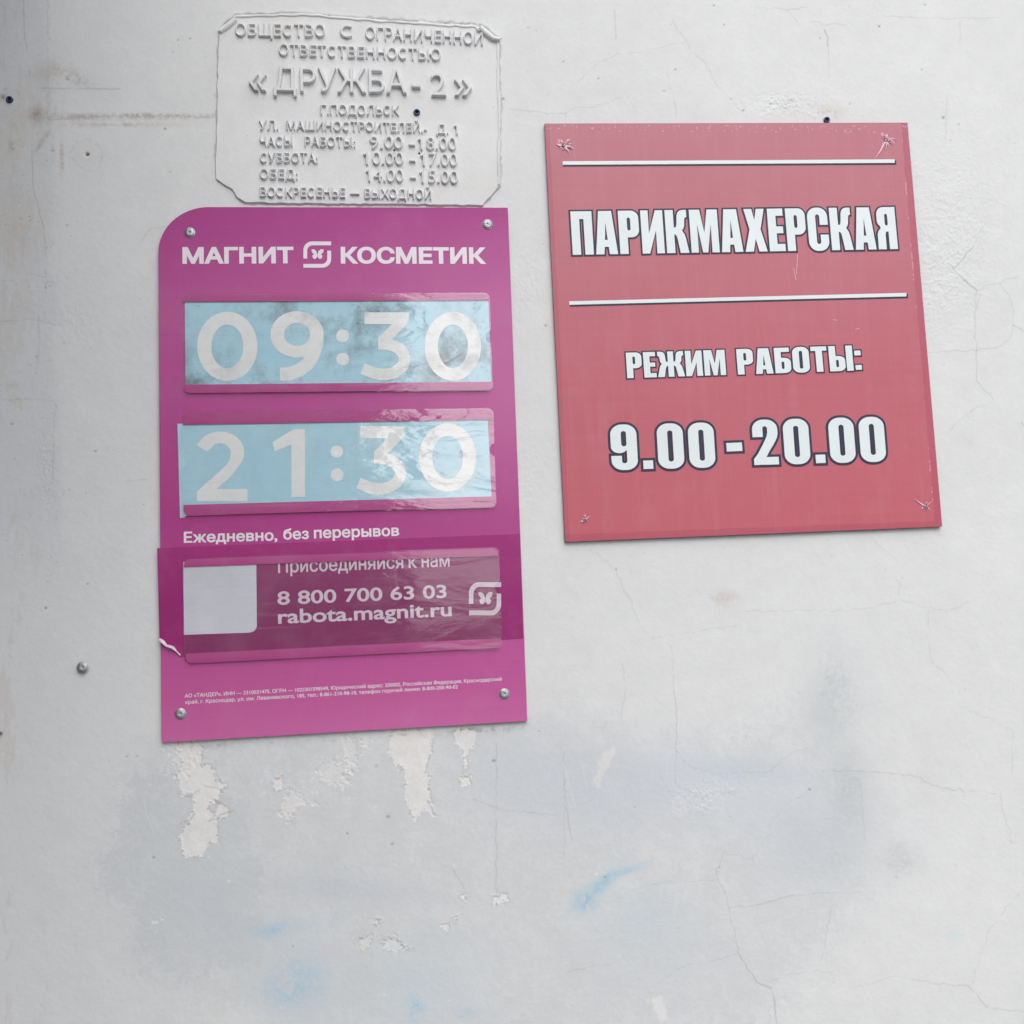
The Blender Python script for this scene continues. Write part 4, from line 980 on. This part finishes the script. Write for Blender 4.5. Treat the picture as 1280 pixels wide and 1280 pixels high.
pocket(1, (229.3, 517.5), (616, 511.8), (619.8, 635.5), (230, 647), .115, .885, .47, .42)
pocket(2, (230.4, 698), (622.8, 684.5), (627, 810.8), (233.3, 831), .085, .895, 0, .40)

# ---- paper cards in the pockets
def ell(cx, cy, rx, ry, n=48): return [(cx+rx*math.cos(2*math.pi*i/n), cy+ry*math.sin(2*math.pi*i/n)) for i in range(n)]
def digits(fn, spec, y, mat, parent):
    mb = MB(); k = 0
    for kind, x0, y0, x1, y1 in spec:
        w, h = x1-x0, y1-y0
        T = lambda c: [P(*fn(x0+p[0]*w, y0+p[1]*h)) for p in c]
        def put_(*cs):
            nonlocal k
            mb.sheet([T(c) for c in cs], y-.00001*k); k += 1
        ar = h/w
        def stk(path, t):      # stroke in a square metric, then back to the box
            return [(a, b/ar) for a, b in stroke([(a, b*ar) for a, b in path], t)]
        t = .235
        if kind == '0':
            put_(ell(.5, .5, .5, .5), ell(.5, .5, .265, .315))
        elif kind == '9':
            put_(ell(.5, .335, .5, .335), ell(.5, .335, .245, .165))
            put_(stk([(.88, .36), (.86, .50), (.80, .64), (.70, .76), (.55, .85), (.36, .905), (.18, .91)], t*1.05))
        elif kind == '1':
            put_([(1, 0), (1, 1), (.58, 1), (.58, .225), (.06, .33), (0, .19), (.66, 0)])
        elif kind == '2':
            a_ = [(.10, .22)]+[(.5+.37*math.cos(R(q)), .30-.185*math.sin(R(q))*1.0) for q in range(150, -41, -10)]
            put_([(.02, 1), (.02, .86), (.50, .545), (.60, .47), (.66, .40)]+[(.47+.205*math.cos(R(q)), .31-.14*math.sin(R(q))) for q in range(-10, 151, 10)]+[(.20, .285), (0, .19)]
                 + [(.47+.47*math.cos(R(q)), .30-.30*math.sin(R(q))) for q in range(150, -36, -8)]+[(.78, .55), (.66, .66), (.40, .825), (1, .825), (1, 1)])
        elif kind == '3':
            put_([(.06, 0), (.96, 0), (.96, .145), (.60, .42), (.34, .42), (.34, .372), (.62, .175), (.06, .175)])
            bowl = [(.44+.44*math.cos(R(q)), .69-.225*math.sin(R(q))) for q in range(90, -100, -9)]+[(.25, .895), (.02, .83)]
            put_(stk([(.34, .465)]+bowl, t))
        elif kind == '.':
            put_(ell(.5, .5, .5, .5, 24))
    return mb.build('lettering', mat, parent)
def card(name, quad, label, mat):
    q = [P(*a) for a in quad]; b = (q[0]+q[1])/2
    o_ = empty(name, (b.x, CY0, b.y), label, 'card', 'paper cards in the pockets of the pink sign')
    mb = MB(); mb.prism([q], CY0, CY1); mb.build('sheet', mat, o_); return o_
cA = card('time_card', ((233.5, 486), (613.8, 482.5), (610, 377), (232.5, 377)), 'light blue time card reading 09:30, stained, in the top pocket', M_CARD[0])
digits(k2, [('0', 158, 386, 362, 621), ('9', 406, 384, 586, 619), ('.', 628, 446, 672, 490), ('.', 629, 525, 673, 568), ('3', 714, 388, 880, 618), ('0', 928, 386, 1119, 620)], CY1-.0002, M_DIGIT[0], cA)
cB = card('time_card', ((228.5, 646), (614.5, 631), (609, 521), (223.3, 531)), 'light blue time card reading 21:30, sticking out left of the middle pocket', M_CARD[1])
digits(k3, [('2', 154, 138, 328, 374), ('1', 413, 130, 523, 359), ('.', 609, 185, 652, 227), ('.', 610, 263, 653, 306), ('3', 700, 120, 866, 352), ('0', 909, 110, 1103, 342)], CY1-.0002, M_DIGIT[1], cB)
mb = MB(); mb.prism([pts((226.5, 648), (233, 647.5), (229, 533), (223.2, 533.5))], CY0+.0006, CY0+.0003); mb.build('sheet', M_LABEL, cB)
cC = card('job_card', ((232.5, 826), (626, 806), (622, 687), (231, 700)), 'dark magenta job advertisement card in the bottom pocket', M_INSERT)
lab = [P(*k44(113, 336)), P(*k44(330, 329))]+[P(*k44(336+24*math.sin(R(t)), 304+24*math.cos(R(t)))) for t in range(10, 91, 16)]+[P(*k44(358, 85)), P(*k44(111, 90))]
mb = MB(); mb.sheet([lab], CY1-.0002); mb.build('label', M_LABEL, cC)
letters([('Присоединяйся', k44(432, 127), k44(856, 111), 47/2.7234), ('к', k44(874, 110), k44(902, 109), 47/2.7234), ('нам', k44(918, 108), k44(1013, 105), 47/2.7234)], CY1-.0002, M_INSLET, cC, .014)
letters([('8 800 700 63 03', k44(430, 235), k44(1003, 211), 48/2.7234)], CY1-.0002, M_INSLET, cC, .018)
letters([('rabota.magnit.ru', k44(432, 299), k44(1020, 273), 51/2.7234)], CY1-.0002, M_INSLET, cC, .020)
logo(k44, 1078, 158, 1187, 270, CY1-.0002, M_INSLET, cC)
